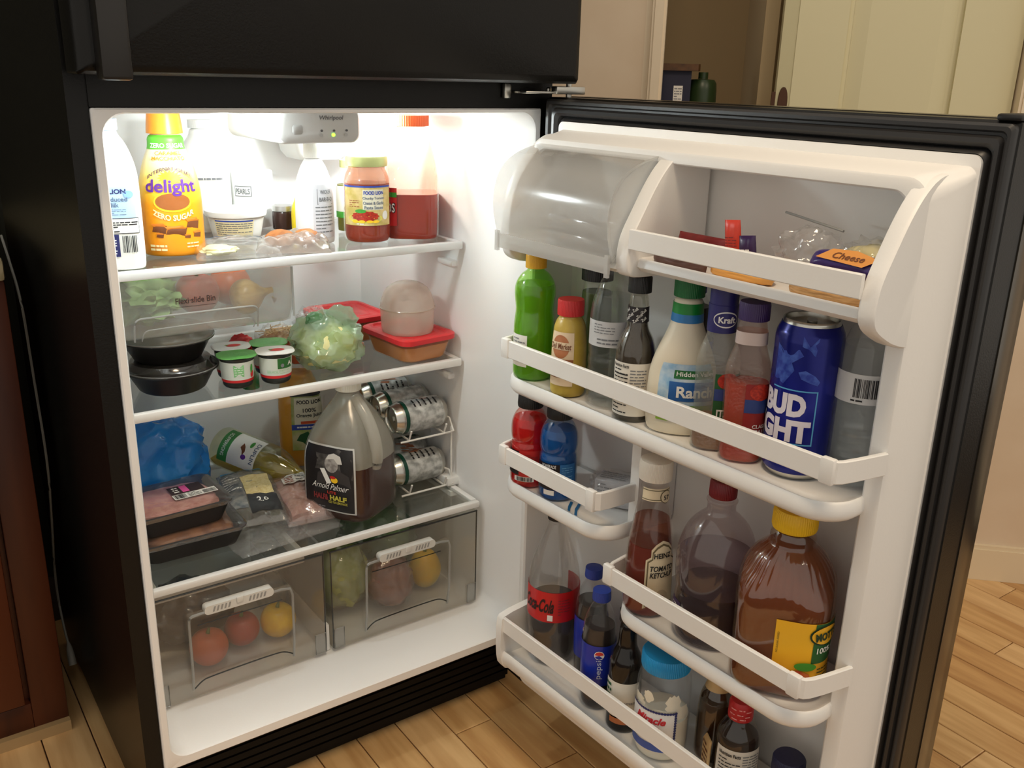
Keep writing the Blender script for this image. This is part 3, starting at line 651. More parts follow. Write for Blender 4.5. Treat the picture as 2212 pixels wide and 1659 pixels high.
def open_tub(name, mat, parent, x0, x1, y0, y1, z0, z1, t=0.002, taper=0.004):
    o = lambda k, z: [(x0 + k, y0 + k, z), (x1 - k, y0 + k, z), (x1 - k, y1 - k, z), (x0 + k, y1 - k, z)]
    return G().loft([o(0, z1), o(taper, z0), o(taper + t, z0 + t), o(t, z1)], closed=False, cap0=False).add([], []).mk(name, mat, parent, 0)
EDGE = CLEAR('moulded_plastic_edge', (225, 226, 224), 0.55, (206, 207, 204), 0.2, 0.05)
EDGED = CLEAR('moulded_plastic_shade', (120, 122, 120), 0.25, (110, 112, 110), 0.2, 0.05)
VENTM = M('vent_slide_white', (214, 214, 210), 0.4)
def crisper(label, x0, x1, hx0, hx1):
    w2 = (x0 + x1) / 2; t = thing('crisper_bin', label, 'crisper bin', (w2, 0.121, 0.169), group='clear crisper bins')
    A, B = x0 - w2, x1 - w2; H0_, H1_ = hx0 - w2, hx1 - w2; D = 0.40; HH = 0.2055
    g = G(); tt = 0.0022
    lo = lambda k, z, f=0.0: [(A + k, f + k * 0.3, z), (B - k, f + k * 0.3, z), (B - k, D - k, z), (A + k, D - k, z)]
    g.loft([lo(0, HH), lo(0.004, 0.0), lo(0.006, tt), lo(0.0022, HH)], cap1=False)
    g.add([*lo(0.004, 0.0), *lo(0.006, tt)], [(0, 1, 2, 3), (7, 6, 5, 4)])
    tb = g.mk('tub', CRISP, t, 0)
    # rim and corner lines of the front
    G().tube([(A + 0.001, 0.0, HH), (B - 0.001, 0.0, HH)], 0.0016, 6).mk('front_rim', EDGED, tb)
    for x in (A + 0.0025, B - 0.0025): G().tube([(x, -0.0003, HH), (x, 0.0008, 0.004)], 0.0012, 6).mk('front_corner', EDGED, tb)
    # raised pull frame
    zt, zb = 0.168, 0.026
    pth = [(H0_, -0.003, zb - 0.006), (H0_, -0.010, 0.06), (H0_, -0.013, zt - 0.015)] + [(H0_ + 0.010 * (1 - cos(k * pi / 8)), -0.013, zt - 0.010 + 0.010 * sin(k * pi / 8)) for k in range(1, 4)] + \
          [(H0_ + 0.02, -0.013, zt), (H1_ - 0.02, -0.013, zt)] + [(H1_ - 0.010 * (1 - sin((4 - k) * pi / 8)) , -0.013, zt - 0.010 + 0.010 * cos(k * pi / 8)) for k in ()] + \
          [(H1_ - 0.004, -0.013, zt - 0.003), (H1_, -0.013, zt - 0.015), (H1_, -0.010, 0.06), (H1_, -0.003, zb - 0.006)]
    hd = G().tube(pth, 0.0024, 8).mk('pull_frame', EDGE, t)
    rbox('pull_hood', H0_, H1_, -0.013, 0.0, zt - 0.006, zt, CRISP, hd, 0.002)
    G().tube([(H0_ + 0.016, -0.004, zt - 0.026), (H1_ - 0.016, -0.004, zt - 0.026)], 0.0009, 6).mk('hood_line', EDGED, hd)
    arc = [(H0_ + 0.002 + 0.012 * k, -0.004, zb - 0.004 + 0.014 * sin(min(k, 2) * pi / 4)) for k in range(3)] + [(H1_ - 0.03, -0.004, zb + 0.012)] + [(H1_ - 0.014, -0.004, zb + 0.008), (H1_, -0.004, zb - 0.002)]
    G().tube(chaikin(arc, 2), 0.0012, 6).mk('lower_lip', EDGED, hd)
    # white vent slide with slots
    vm = (H0_ + H1_) / 2 - 0.004; vw = 0.060
    g = G().loft([[(vm + x, -0.016, zt + 0.004 + z) for x, z in rrect(-vw, vw, -0.009, 0.007, 0.0065)], [(vm + x, -0.0005, zt + 0.004 + z) for x, z in rrect(-vw, vw, -0.009, 0.007, 0.0065)]], cap0=True, cap1=True)
    vs_ = g.mk('vent_slide', VENTM, t)
    for s in (-1, 1):
        for k in range(5):
            xx = vm + s * (0.018 + 0.0065 * k)
            g = G().prism([(xx - 0.0018 - 0.001, zt - 0.001), (xx + 0.0010 - 0.001, zt - 0.001), (xx + 0.0028, zt + 0.008), (xx, zt + 0.008)], 'y', -0.0168, -0.0155); g.mk('slot', M('slot_grey', (150, 150, 148), 0.5), vs_, 0)
    rbox('vent_knob', vm - 0.006, vm + 0.006, -0.019, -0.0155, zt + 0.002, zt + 0.014, VENTM, vs_, 0.002)
    for x, s in ((A + 0.004, 1), (B - 0.004, -1)):
        g = G(); g.tube([(x, -0.002, 0.045), (x + s * 0.020, -0.002, 0.045), (x + s * 0.020, -0.002, 0.004), (x, -0.002, 0.004)], 0.0010, 6, closed=True)
        g.add([(x, -0.001, 0.004), (x + s * 0.02, -0.001, 0.004), (x + s * 0.02, -0.001, 0.045), (x, -0.001, 0.045)], [(0, 1, 2, 3)]); g.mk('corner_catch', EDGE, t)
    return t
crisper('left crisper bin, clear plastic, holding a lemon', 0.022, 0.335, 0.086, 0.2675)
crisper('right crisper bin, clear plastic, holding green lettuce', 0.345, 0.6665, 0.4125, 0.594)
dv = thing('crisper_divider', 'white guide post between the two crisper bins', 'divider', (0.340, 0.16, 0.1655))
rbox('post', -0.004, 0.004, -0.03, 0.36, 0.0, 0.055, WHITE, dv, 0.002); rbox('top_rail', -0.003, 0.003, -0.02, 0.36, 0.055, 0.214, CLEAR('divider_plastic', (200, 202, 200), 0.4, (190, 190, 188), 0.2, 0.03), dv, 0.001)
hf = thing('humidity_frame', 'pale plastic frame above the left crisper, behind its front', 'frame', (0.18, 0.16, 0.345))
rbox('front_bar', -0.135, 0.135, 0.0, 0.012, 0.0, 0.026, CLEAR('frame_plastic', (230, 230, 226), 0.85, (222, 216, 208), 0.3, 0.03), hf, 0.003)
for x in (-0.135, 0.123): rbox('side_bar', x, x + 0.012, 0.012, 0.30, 0.0, 0.026, MC['frame_plastic'], hf, 0.003)

# sliding bin hung under the top shelf
fb = thing('slide_bin', 'clear slide-out bin hanging under the top shelf, full of vegetables', 'bin', (0.19, 0.206, 0.786))
A, B = 0.030 - 0.19, 0.338 - 0.19; D = 0.26; HH = 0.098
g = G(); lo = lambda k, z, f=0.0: [(A + k, f, z), (B - k, f, z), (B - k, D, z), (A + k, D, z)]
g.loft([lo(0, HH), lo(0.002, 0.030, 0.0), lo(0.006, 0.006, 0.006), lo(0.012, 0.0, 0.020), lo(0.0135, 0.002, 0.0215), lo(0.008, 0.008, 0.008), lo(0.004, 0.030, 0.002), lo(0.002, HH, 0.002)])
g.add([*lo(0.012, 0.0, 0.02), *lo(0.0135, 0.002, 0.0215)], [(0, 1, 2, 3), (7, 6, 5, 4)])
tb = g.mk('tub', BIN, fb, 25)
for k, (xx0, xx1, zt) in enumerate(((-0.119, 0.081, 0.0405), (-0.108, 0.074, 0.021))):
    pth = [(xx0, 0.0, 0.002), (xx0, -0.006, zt - 0.012), (xx0 + 0.003, -0.008, zt - 0.003), (xx0 + 0.012, -0.008, zt), (xx1 - 0.012, -0.008, zt), (xx1 - 0.003, -0.008, zt - 0.003), (xx1, -0.006, zt - 0.012), (xx1, 0.0, 0.002)]
    G().tube(chaikin(pth, 1), 0.0017 if k == 0 else 0.001, 8).mk('pull_frame', EDGE, fb)
G().tube([(B - 0.002, -0.0005, HH), (B - 0.002, -0.0005, 0.012)], 0.002, 6).mk('corner_edge', EDGE, fb)
FP = Plane((0.000, -0.0008, 0.058), (1, 0, 0), (0, 0, 1)); FP.n = Vector((0, -1, 0))
write(FP, fb, 'Flexi\u00b7slide Bin', -0.020, 0.002, 0.0098, M('print_brown', (64, 44, 40), 0.5), w=0.064, bold=0.015)
g = G(); g.add([FP.at(u, v, 0.001) for u, v in ((-0.052, -0.0085), (0.012, -0.0085), (0.012, -0.0078), (-0.052, -0.0078))], [(0, 1, 2, 3)]); g.mk('underline', MC['print_brown'], fb, 0)
# ================================================================== THINGS INSIDE THE FRIDGE
def bottle(name, label, cat, x, y, z, S, mat, turn=0.0, liq=None, cap=None, group=None, body='body', capname='cap', smooth=50):
    """turn > 0 swings the printed face to the viewer's right"""
    t = thing(name, label, cat, (x, y, z), face(x, y), group); S.turn = turn
    S.mesh(body, mat, t, smooth=smooth)
    if liq: S.mesh('liquid', liq[1], t, 0.955, zmax=liq[0], smooth=smooth)
    if cap: CAP(cap[0], cap[1], t, capname, *(cap[2:]))
    return t
def CAP(prof, mat, t, name='cap', ribs=0):
    rb = ribs * 2; mod = (lambda a, z: 1 + 0.011 * cos(rb * a)) if ribs else None
    Lathe(prof, it=0, seg=(rb * 3 if ribs else 36), mod=mod).mesh(name, mat, t, smooth=35)
def crumple(cx, cy, cz, rx, ry, rz, seed=0, amp=0.25, freq=5.0, sub=4, zmin=None, pinch=None, sq=2.0):
    bm = bmesh.new(); bmesh.ops.create_icosphere(bm, subdivisions=sub, radius=1.0)
    for v in bm.verts:
        d = v.co.copy(); q = d * freq * 0.5 + Vector((seed * 3.1, seed * 1.7, seed))
        vd = noise.voronoi(q)[0]; e = (vd[1] - vd[0]); o3 = Vector((seed * 1.3, seed, 0.4 * seed))
        k = 1 + amp * (0.35 * (e - 0.35) + 0.55 * noise.noise(d * freq * 0.55 + o3) + 0.22 - 0.9 * abs(noise.noise(d * freq * 0.8 + o3 * 1.7)) ** 0.8 + 0.12 * noise.noise(d * freq * 2.6 + o3))
        n = (abs(d.x) ** sq + abs(d.y) ** sq + abs(d.z) ** sq) ** (-1 / sq)
        p = d * k * n; v.co = Vector((cx + p.x * rx, cy + p.y * ry, cz + p.z * rz))
        if zmin is not None and v.co.z < zmin: v.co.z = zmin + 0.0004 * noise.noise(d * 9)
    return bm
def bagthing(name, label, cat, x, y, z, rx, ry, rz, film, seed=1, amp=0.3, freq=5, rot=None, group=None, inner=None, innm='contents', iscale=0.82, sub=4, sq=2.0):
    t = thing(name, label, cat, (x, y, z), rot if rot is not None else face(x, y), group)
    bmk('film', crumple(0, 0, rz * 0.95, rx, ry, rz, seed, amp, freq, sub, 0.0003, sq=sq), film, t, 55)
    if inner: bmk(innm, crumple(0, 0, rz * 0.9, rx * iscale, ry * iscale, rz * iscale, seed + 7, 0.25, 4, 3, 0.002), inner, t, 60)
    return t
class Pouch:
    """flat wrinkled pouch lying on a shelf: w wide (local x), l long (local y), h thick"""
    def __init__(s, w, l, h, seed=1, wr=0.004, tilt=0.0): s.w, s.l, s.h, s.seed, s.wr, s.tilt = w, l, h, seed, wr, tilt
    def z(s, u, v):
        a, b = u / (s.w / 2), v / (s.l / 2); e = max(0.0, (1 - a * a)) ** 0.5 * max(0.0, (1 - b * b)) ** 0.5
        q = Vector((u * 38, v * 38, s.seed)); vd = noise.voronoi(q)[0]
        return s.h * e ** 0.7 + s.wr * ((vd[1] - vd[0]) * (0.35 + e) + 0.6 * noise.noise(q * 1.3)) + s.tilt * (v + s.l / 2) + 0.002
    def at(s, u, v, off, vref=None):
        wob = 1 + 0.05 * noise.noise(Vector((v * 30, s.seed, 1)))
        return (u * wob, v, max(s.z(u, v), 0.0008) + off)
    def mesh(s, name, mat, t, nu=30, nv=34, k=1.0, dz=0.0):
        top = []; 
        for j in range(nv + 1):
            for i in range(nu + 1):
                p = s.at(-s.w / 2 * k + s.w * k * i / nu, -s.l / 2 * k + s.l * k * j / nv, dz); top.append(p)
        bot = [(p[0], p[1], max(0.0004 + s.tilt * (p[1] + s.l / 2), 0.0004)) for p in top]; N = len(top); F = []
        for j in range(nv):
            for i in range(nu):
                a = j * (nu + 1) + i; F += [(a, a + 1, a + nu + 2, a + nu + 1), (N + a, N + a + nu + 1, N + a + nu + 2, N + a + 1)]
        ring = list(range(nu + 1)) + [(j) * (nu + 1) + nu for j in range(1, nv + 1)] + [nv * (nu + 1) + i for i in range(nu - 1, -1, -1)] + [j * (nu + 1) for j in range(nv - 1, 0, -1)]
        F += [(ring[i], N + ring[i], N + ring[(i + 1) % len(ring)], ring[(i + 1) % len(ring)]) for i in range(len(ring))]
        return mk(name, top + bot, F, mat, t, 30)
def patch(S, name, mat, t, u0, u1, v0, v1, off=0.001, nu=8, nv=8): return grid(name, mat, t, lambda u, v: S.at(u, v, off), u0, u1, v0, v1, nu, nv)

ORANGE = M('print_orange', (236, 140, 30), 0.5); GREEN = M('print_green', (60, 150, 50), 0.45); RED = M('print_red', (196, 34, 36), 0.45)
BLUE = M('print_blue', (40, 70, 170), 0.45); NAVY = M('print_navy', (34, 38, 96), 0.45); PURPLE = M('print_purple', (92, 40, 140), 0.45); YEL = M('print_yellow', (250, 205, 40), 0.45)
LBLUE = M('print_light_blue', (176, 206, 232), 0.45); BROWN = M('print_brown_dark', (110, 58, 24), 0.5); DGREEN = M('print_dark_green', (22, 84, 44), 0.45); CREAM = M('print_cream', (240, 226, 180), 0.5)
Z1, Z2, Z3 = 0.9036, 0.6736, 0.3961

# ---- top shelf
S = Lathe([(0, 0), (0.040, 0), (0.0425, 0.004), (0.0425, 0.06), (0.0425, 0.13), (0.040, 0.155), (0.030, 0.185), (0.019, 0.200), (0.0185, 0.206), (0, 0.206)], n=lambda z: 4.5 if z < 0.14 else 3.0)
t = bottle('milk_jug', 'white half-gallon milk jug with a pale blue label, far left', 'milk jug', 0.066, 0.243, Z1, S, M('milk_white', (240, 240, 232), 0.35), cap=([(0, 0.2062), (0.020, 0.2062), (0.020, 0.222), (0, 0.222)], M('cap_pale_blue', (190, 210, 235), 0.4), 20))
lb = wrap(S, 'label', LBLUE, t, -0.040, 0.030, 0.080, 0.126); lb2 = wrap(S, 'nutrition_box', PB, t, -0.040, 0.0325, 0.0565, 0.0800, 0.0008); lb3 = wrap(S, 'nutrition_panel', PAPER, lb2, -0.039, 0.0315, 0.0575, 0.0790, 0.0014)
lines(S, lb2, PB, -0.03, 0.030, 0.0585, 0.0785, 6, 3, 0.5, 0.0019)
write(S, lb, 'FOOD LION', -0.006, 0.1195, 0.0072, NAVY, w=0.052, bold=0.03, off=0.0014); write(S, lb, '2% Reduced', -0.001, 0.108, 0.0066, M('print_slate', (84, 100, 126), 0.5), w=0.044, off=0.0014); write(S, lb, 'Fat Milk', -0.004, 0.0995, 0.0066, MC['print_slate'], w=0.028, off=0.0014)
lines(S, lb, MC['print_slate'], -0.012, 0.018, 0.084, 0.094, 4, 8, 0.3, 0.0014)
blob(S, 'seal', M('print_mid_blue', (130, 170, 220), 0.5), lb, 0.0225, 0.115, 0.0055, 0.0055, 0.0014)
lb4 = wrap(S, 'recycling_panel', NAVY, t, -0.034, 0.006, 0.022, 0.0555, 0.0010); lines(S, lb4, PW, -0.026, 0.002, 0.025, 0.053, 7, 4, 0.4, 0.0015); barcode(S, t, 0.010, 0.0285, 0.028, 0.0535)

S = Lathe([(0, 0), (0.044, 0), (0.0492, 0.005), (0.0495, 0.02), (0.0495, 0.09), (0.0475, 0.115), (0.040, 0.146), (0.032, 0.166), (0.028, 0.174), (0.0275, 0.1955), (0, 0.1955)], sy=0.8)
slv = ZRAMP('creamer_sleeve', [(0.0, (240, 150, 24)), (0.085, (246, 160, 20)), (0.105, (252, 196, 50)), (0.13, (255, 226, 120)), (0.165, (255, 244, 205)), (0.196, (255, 246, 214))])
t = bottle('creamer_bottle', 'orange caramel coffee creamer bottle with purple lettering on the top shelf', 'creamer bottle', 0.174, 0.309, Z1, S, slv, cap=([(0, 0.1957), (0.0285, 0.1957), (0.0275, 0.208), (0.0245, 0.234), (0, 0.234)], M('creamer_cap_orange', (240, 150, 40), 0.35)))
b = wrap(S, 'neck_band', M('print_leaf_green', (98, 196, 56), 0.4), t, -0.034, 0.034, 0.1715, 0.1950, 0.0008); write(S, b, 'ZERO SUGAR', 0.002, 0.1775, 0.0075, PW, w=0.050, bold=0.03)
write(S, t, 'CARAMEL', 0.002, 0.1660, 0.0060, ORANGE, w=0.034, off=0.0034); write(S, t, 'MACCHIATO', 0.002, 0.1580, 0.0060, ORANGE, w=0.044, off=0.0034)
write(S, t, 'INTERNATIONAL', 0.002, 0.1285, 0.0058, M('print_plum', (84, 50, 70), 0.5), w=0.062, arc=0.014, bold=0.02, off=0.0036)
blob(S, 'sunburst', YEL, t, 0.002, 0.128, 0.018, 0.012, 0.0010, 32, star=0.3)
write(S, t, 'delight', 0.002, 0.1125, 0.0265, PURPLE, w=0.074, bold=0.025, off=0.0018)
blob(S, 'swirl', YEL, t, 0.003, 0.090, 0.0275, 0.0165, 0.0008, 28); blob(S, 'caramel_disc', M('print_caramel', (150, 84, 30), 0.5), t, 0.003, 0.0905, 0.0245, 0.0135, 0.0012, 28)
write(S, t, 'ZERO SUGAR', 0.003, 0.0745, 0.0095, M('print_pale_yellow', (255, 238, 180), 0.5), w=0.058, arc=-0.010, bold=0.03)
for u, v, a, q in ((-0.020, 0.047, 0.012, 0.010), (0.004, 0.043, 0.016, 0.010), (0.030, 0.054, 0.012, 0.011), (0.037, 0.036, 0.008, 0.007), (0.020, 0.034, 0.005, 0.004), (-0.019, 0.036, 0.006, 0.005)):
    blob(S, 'caramel_cube', BROWN, t, u, v, a, q, 0.0010, poly=[(-0.9, -0.5), (0.8, -0.8), (1, 0.5), (-0.6, 0.7)]); blob(S, 'cube_top', M('print_amber', (214, 120, 30), 0.5), t, u - a * 0.1, v + q * 0.55, a, q * 0.35, 0.0013, poly=[(-0.6, -0.7), (1, -0.6), (0.7, 1), (-0.9, 0.6)])
lines(S, t, MC['print_pale_yellow'], 0.018, 0.038, 0.014, 0.025, 2, 4, 0.4); lines(S, t, MC['print_pale_yellow'], -0.036, -0.010, 0.010, 0.022, 2, 6, 0.6)

S = Lathe([(0, 0), (0.045, 0), (0.048, 0.004), (0.048, 0.13), (0.044, 0.15), (0.022, 0.175), (0.02, 0.19), (0, 0.19)], n=3.5)
t = bottle('white_jug', 'plain white plastic jug behind the creamer and the tubs', 'jug', 0.300, 0.525, Z1, S, M('jug_white', (244, 244, 240), 0.35), cap=([(0, 0.1902), (0.022, 0.1902), (0.022, 0.205), (0, 0.205)], M('cap_plain_white', (240, 240, 238), 0.4), 18))
lines(S, t, PG, -0.02, 0.03, 0.098, 0.104, 1, 5, 0.6); blob(S, 'cyan_mark', M('print_cyan', (60, 210, 235), 0.5), t, -0.034, 0.118, 0.006, 0.005, poly=[(-1, -1), (0.8, -1), (1, 0.3), (0.5, 1), (-0.9, 0.8)])

S = Lathe([(0, 0), (0.040, 0), (0.0420, 0.003), (0.0420, 0.105), (0.0405, 0.109), (0.038, 0.1085), (0, 0.1085)], it=1)
t = bottle('olive_can', 'white can lettered PEARLS at the back of the top shelf', 'can', 0.395, 0.535, Z1, S, M('can_white_print', (240, 240, 236), 0.4))
lb = wrap(S, 'name_panel', PG, t, -0.034, 0.0, 0.062, 0.082, 0.0006); wrap(S, 'name_field', PW, lb, -0.0325, -0.0015, 0.0635, 0.0805, 0.0010); write(S, lb, 'PEARLS', -0.017, 0.072, 0.011, PG, w=0.028, bold=0.03, off=0.0016)

S = Lathe([(0, 0), (0.041, 0), (0.0435, 0.003), (0.0505, 0.038), (0.0515, 0.040), (0.0515, 0.0405), (0, 0.0405)], it=1)
t = bottle('dip_tub', 'white lidded dip tub with a blue stripe on the top shelf', 'tub', 0.322, 0.425, Z1, S, M('tub_white', (240, 238, 230), 0.35), turn=-0.1)
Lathe([(0, 0.0408), (0.055, 0.0408), (0.0560, 0.044), (0.0560, 0.050), (0.052, 0.0520), (0.047, 0.0505), (0, 0.0505)], it=0).mesh('lid', M('tub_lid_white', (246, 246, 242), 0.3), t)
lb = wrap(S, 'label', CREAM, t, -0.036, 0.036, 0.006, 0.0365); wrap(S, 'stripe', BLUE, lb, -0.036, 0.036, 0.0338, 0.0362, 0.0010, 18, 1); lines(S, lb, PG, -0.033, 0.033, 0.009, 0.032, 6, 9, 0.35)

S = Lathe([(0, 0), (0.0195, 0), (0.021, 0.003), (0.021, 0.032), (0.0195, 0.036), (0, 0.036)], it=1)
t = bottle('jam_jar', 'small dark jar with a silver lid, between tub and white sauce bottle', 'jar', 0.432, 0.470, Z1, S, M('dark_preserve', (60, 36, 30), 0.2), cap=([(0, 0.0362), (0.0215, 0.0362), (0.0215, 0.046), (0, 0.046)], M('lid_silver', (215, 215, 215), 0.3, 0.9)))
S = Lathe([(0, 0), (0.013, 0), (0.0145, 0.003), (0.0145, 0.045), (0.008, 0.058), (0.007, 0.066), (0, 0.066)])
t = bottle('mustard_flask', 'small yellow squeeze bottle with an orange patch beside the dark jar', 'bottle', 0.447, 0.428, Z1, S, M('mustard_yellow', (250, 220, 40), 0.35)); blob(S, 'patch', ORANGE, t, 0.002, 0.034, 0.006, 0.008)

S = Lathe([(0, 0), (0.032, 0), (0.0345, 0.004), (0.0345, 0.080), (0.0325, 0.105), (0.024, 0.132), (0.016, 0.146), (0.0135, 0.150), (0, 0.150)])
t = bottle('sauce_bottle', 'white barbecue sauce bottle left of the pasta sauce jar', 'sauce bottle', 0.426, 0.305, Z1, S, M('sauce_white', (240, 240, 242), 0.35), turn=0.45, cap=([(0, 0.1502), (0.0155, 0.1502), (0.0155, 0.176), (0.012, 0.180), (0, 0.180)], M('cap_white', (240, 240, 236), 0.35), 24))
lb = wrap(S, 'label', M('label_pale_grey', (214, 214, 220), 0.45), t, -0.018, 0.026, 0.012, 0.106); write(S, lb, 'WICKER', 0.006, 0.0935, 0.007, PG, w=0.022); write(S, lb, 'BAR-B-Q', 0.006, 0.080, 0.0085, PG, w=0.026, bold=0.02); lines(S, lb, PG, -0.014, 0.020, 0.020, 0.070, 8, 6, 0.3)
g = G(); S_ = S
for (u0, u1, v0, v1) in ((-0.010, -0.0092, 0.072, 0.099), (-0.010, 0.021, 0.0715, 0.0725)): g.add([S.at(u0, v0, 0.0013), S.at(u1, v0, 0.0013), S.at(u1, v1, 0.0013), S.at(u0, v1, 0.0013)], [(0, 1, 2, 3)])
g.mk('label_frame', PG, lb, 0)

S = Lathe([(0, 0), (0.023, 0), (0.025, 0.004), (0.025, 0.095), (0.018, 0.112), (0.0135, 0.118), (0.0135, 0.122), (0, 0.122)])
t = bottle('relish_jar', 'jar with a green stripe and pale lid, behind the pasta sauce', 'jar', 0.537, 0.392, Z1, S, PET, liq=(0.09, LIQ('relish_yellow_green', (150, 150, 60), 0.2)), cap=([(0, 0.1222), (0.0165, 0.1222), (0.0165, 0.136), (0, 0.136)], M('lid_khaki', (170, 170, 110), 0.4), 16))
lb = wrap(S, 'label', PAPER, t, -0.034, 0.034, 0.034, 0.088); wrap(S, 'stripe', GREEN, lb, -0.034, 0.034, 0.028, 0.040, 0.0010, 18, 1); blob(S, 'seal', PG, lb, -0.006, 0.047, 0.004, 0.006)

S = Lathe([(0, 0), (0.036, 0), (0.0415, 0.005), (0.0435, 0.016), (0.0435, 0.098), (0.0425, 0.113), (0.0380, 0.126), (0.0345, 0.132), (0.0345, 0.1365), (0, 0.1365)])
t = bottle('pasta_sauce_jar', 'chunky tomato pasta sauce jar with pale gold lid on the top shelf', 'sauce jar', 0.516, 0.274, Z1, S, PET, liq=(0.106, LIQ('tomato_sauce', (176, 62, 28), 0.05)), cap=([(0, 0.1367), (0.0375, 0.1367), (0.0380, 0.140), (0.0380, 0.151), (0.0365, 0.154), (0.030, 0.1545), (0.029, 0.153), (0, 0.153)], M('lid_pale_gold', (196, 204, 138), 0.35, 0.2)), capname='lid')
S.mesh('sauce_film', CLEAR('tomato_smear', (250, 230, 214), 0.35, (222, 130, 80), 0.3, 0.02), t, 0.97, zmin=0.107)
lb = wrap(S, 'label', M('label_sauce_tan', (222, 200, 140), 0.45, var=(60, (196, 176, 96), (1, 1, 1))), t, -0.048, 0.048, 0.034, 0.104)
wrap(S, 'top_stripe', BLUE, lb, -0.048, 0.048, 0.1015, 0.1045, 0.0010, 18, 1)
wrap(S, 'name_panel', M('print_stone', (226, 222, 200), 0.5), lb, -0.008, 0.030, 0.062, 0.098, 0.0009)
write(S, lb, 'FOOD LION', 0.012, 0.0925, 0.0065, BLUE, w=0.036, bold=0.03); 
for tx, v, ww in (('Chunky Tomato', 0.0825, 0.040), ('Onion & Garlic', 0.0745, 0.038), ('Pasta Sauce', 0.0665, 0.034)): write(S, lb, tx, 0.012, v, 0.0058, M('print_slate', (84, 100, 126), 0.5), w=ww, bold=0.012)
blob(S, 'plate', M('print_plate', (216, 210, 90), 0.5), lb, -0.004, 0.047, 0.032, 0.009, 0.0010); blob(S, 'sauce_picture', M('print_tomato', (190, 50, 26), 0.5, var=(300, (150, 30, 16))), lb, -0.004, 0.051, 0.026, 0.0095, 0.0014, 24, star=0.12); blob(S, 'leaf', GREEN, lb, -0.012, 0.060, 0.010, 0.0035, 0.0016)
for u in (-0.022, -0.010, 0.004, 0.015): blob(S, 'pasta', YEL, lb, u, 0.0415, 0.006, 0.0026, 0.0016)
lines(S, lb, PW, -0.02, 0.012, 0.0355, 0.0385, 1, 3, 0.6); blob(S, 'onion_picture', PW, lb, 0.034, 0.052, 0.006, 0.008, 0.0012); lines(S, lb, M('print_rust', (150, 70, 40), 0.5), -0.034, -0.014, 0.066, 0.080, 4, 12, 0.35)

S = Lathe([(0, 0), (0.046, 0), (0.0505, 0.005), (0.0515, 0.02), (0.0515, 0.105), (0.0490, 0.135), (0.042, 0.165), (0.034, 0.186), (0.031, 0.194), (0.031, 0.205), (0, 0.205)], n=lambda z: 4.0 if z < 0.12 else 2.6)
t = bottle('salsa_jug', 'large half-empty red salsa jug at the right of the top shelf', 'salsa jug', 0.610, 0.276, Z1, S, PET, liq=(0.084, LIQ('salsa_red', (172, 54, 28), 0.04)), turn=-0.75, cap=([(0, 0.2052), (0.033, 0.2052), (0.033, 0.224), (0, 0.224)], M('cap_orange_red', (214, 90, 40), 0.4), 24))
S.mesh('salsa_film', CLEAR('salsa_smear', (252, 240, 232), 0.20, (232, 180, 150), 0.3, 0.02), t, 0.97, zmin=0.085)
lb = wrap(S, 'label', RED, t, -0.034, 0.0135, 0.028, 0.097); wrap(S, 'green_band', GREEN, lb, -0.034, 0.0135, 0.080, 0.089, 0.0012, 10, 1); write(S, lb, 'TOSTITOS', -0.014, 0.061, 0.019, PB, w=0.052, bold=0.06, off=0.0018); write(S, lb, 'TOSTITOS', -0.014, 0.061, 0.0165, PW, w=0.050, bold=0.02, off=0.0024)

# zip bag and wrapped rolls lying in front of the tubs
pz = Pouch(0.135, 0.125, 0.022, 3, 0.004); t = thing('zip_bag', 'clear zip bag with pale cubes and blue seal on the top shelf', 'zip bag', (0.262, 0.272, Z1), -0.15)
pz.mesh('film', FILM, t); bmk('cheese_cubes', crumple(-0.028, -0.025, 0.010, 0.030, 0.024, 0.009, 4, 0.4, 6, 3, 0.001), M('pale_cheese', (236, 230, 170), 0.5), t)
for v in (0.032, 0.048): grid('zip_seal', CLEAR('zip_blue', (190, 215, 245), 0.4, (130, 175, 230), 0.2, 0.05), t, lambda u, w_: pz.at(u, w_, 0.002), -0.06, 0.06, v, v + 0.0035, 20, 1)
t = thing('wrapped_rolls', 'brown bread rolls in a crumpled clear wrap on the top shelf', 'bread', (0.365, 0.262, Z1), face(0.365, 0.262))
p2 = Pouch(0.125, 0.10, 0.024, 8, 0.009); p2.mesh('wrap', CLEAR('rolls_film', (240, 236, 232), 0.38, (226, 214, 204), 0.10, 0.12, bump=(50, 0.6)), t)
for x, y, r in ((-0.022, 0.010, 0.022), (0.022, 0.016, 0.020)): bmk('roll', crumple(x, y, 0.015, r * 1.25, r, 0.017, int(x * 900), 0.15, 3, 3, 0.001), M('bread_brown', (196, 128, 72), 0.6, var=(50, (160, 96, 50))), t)

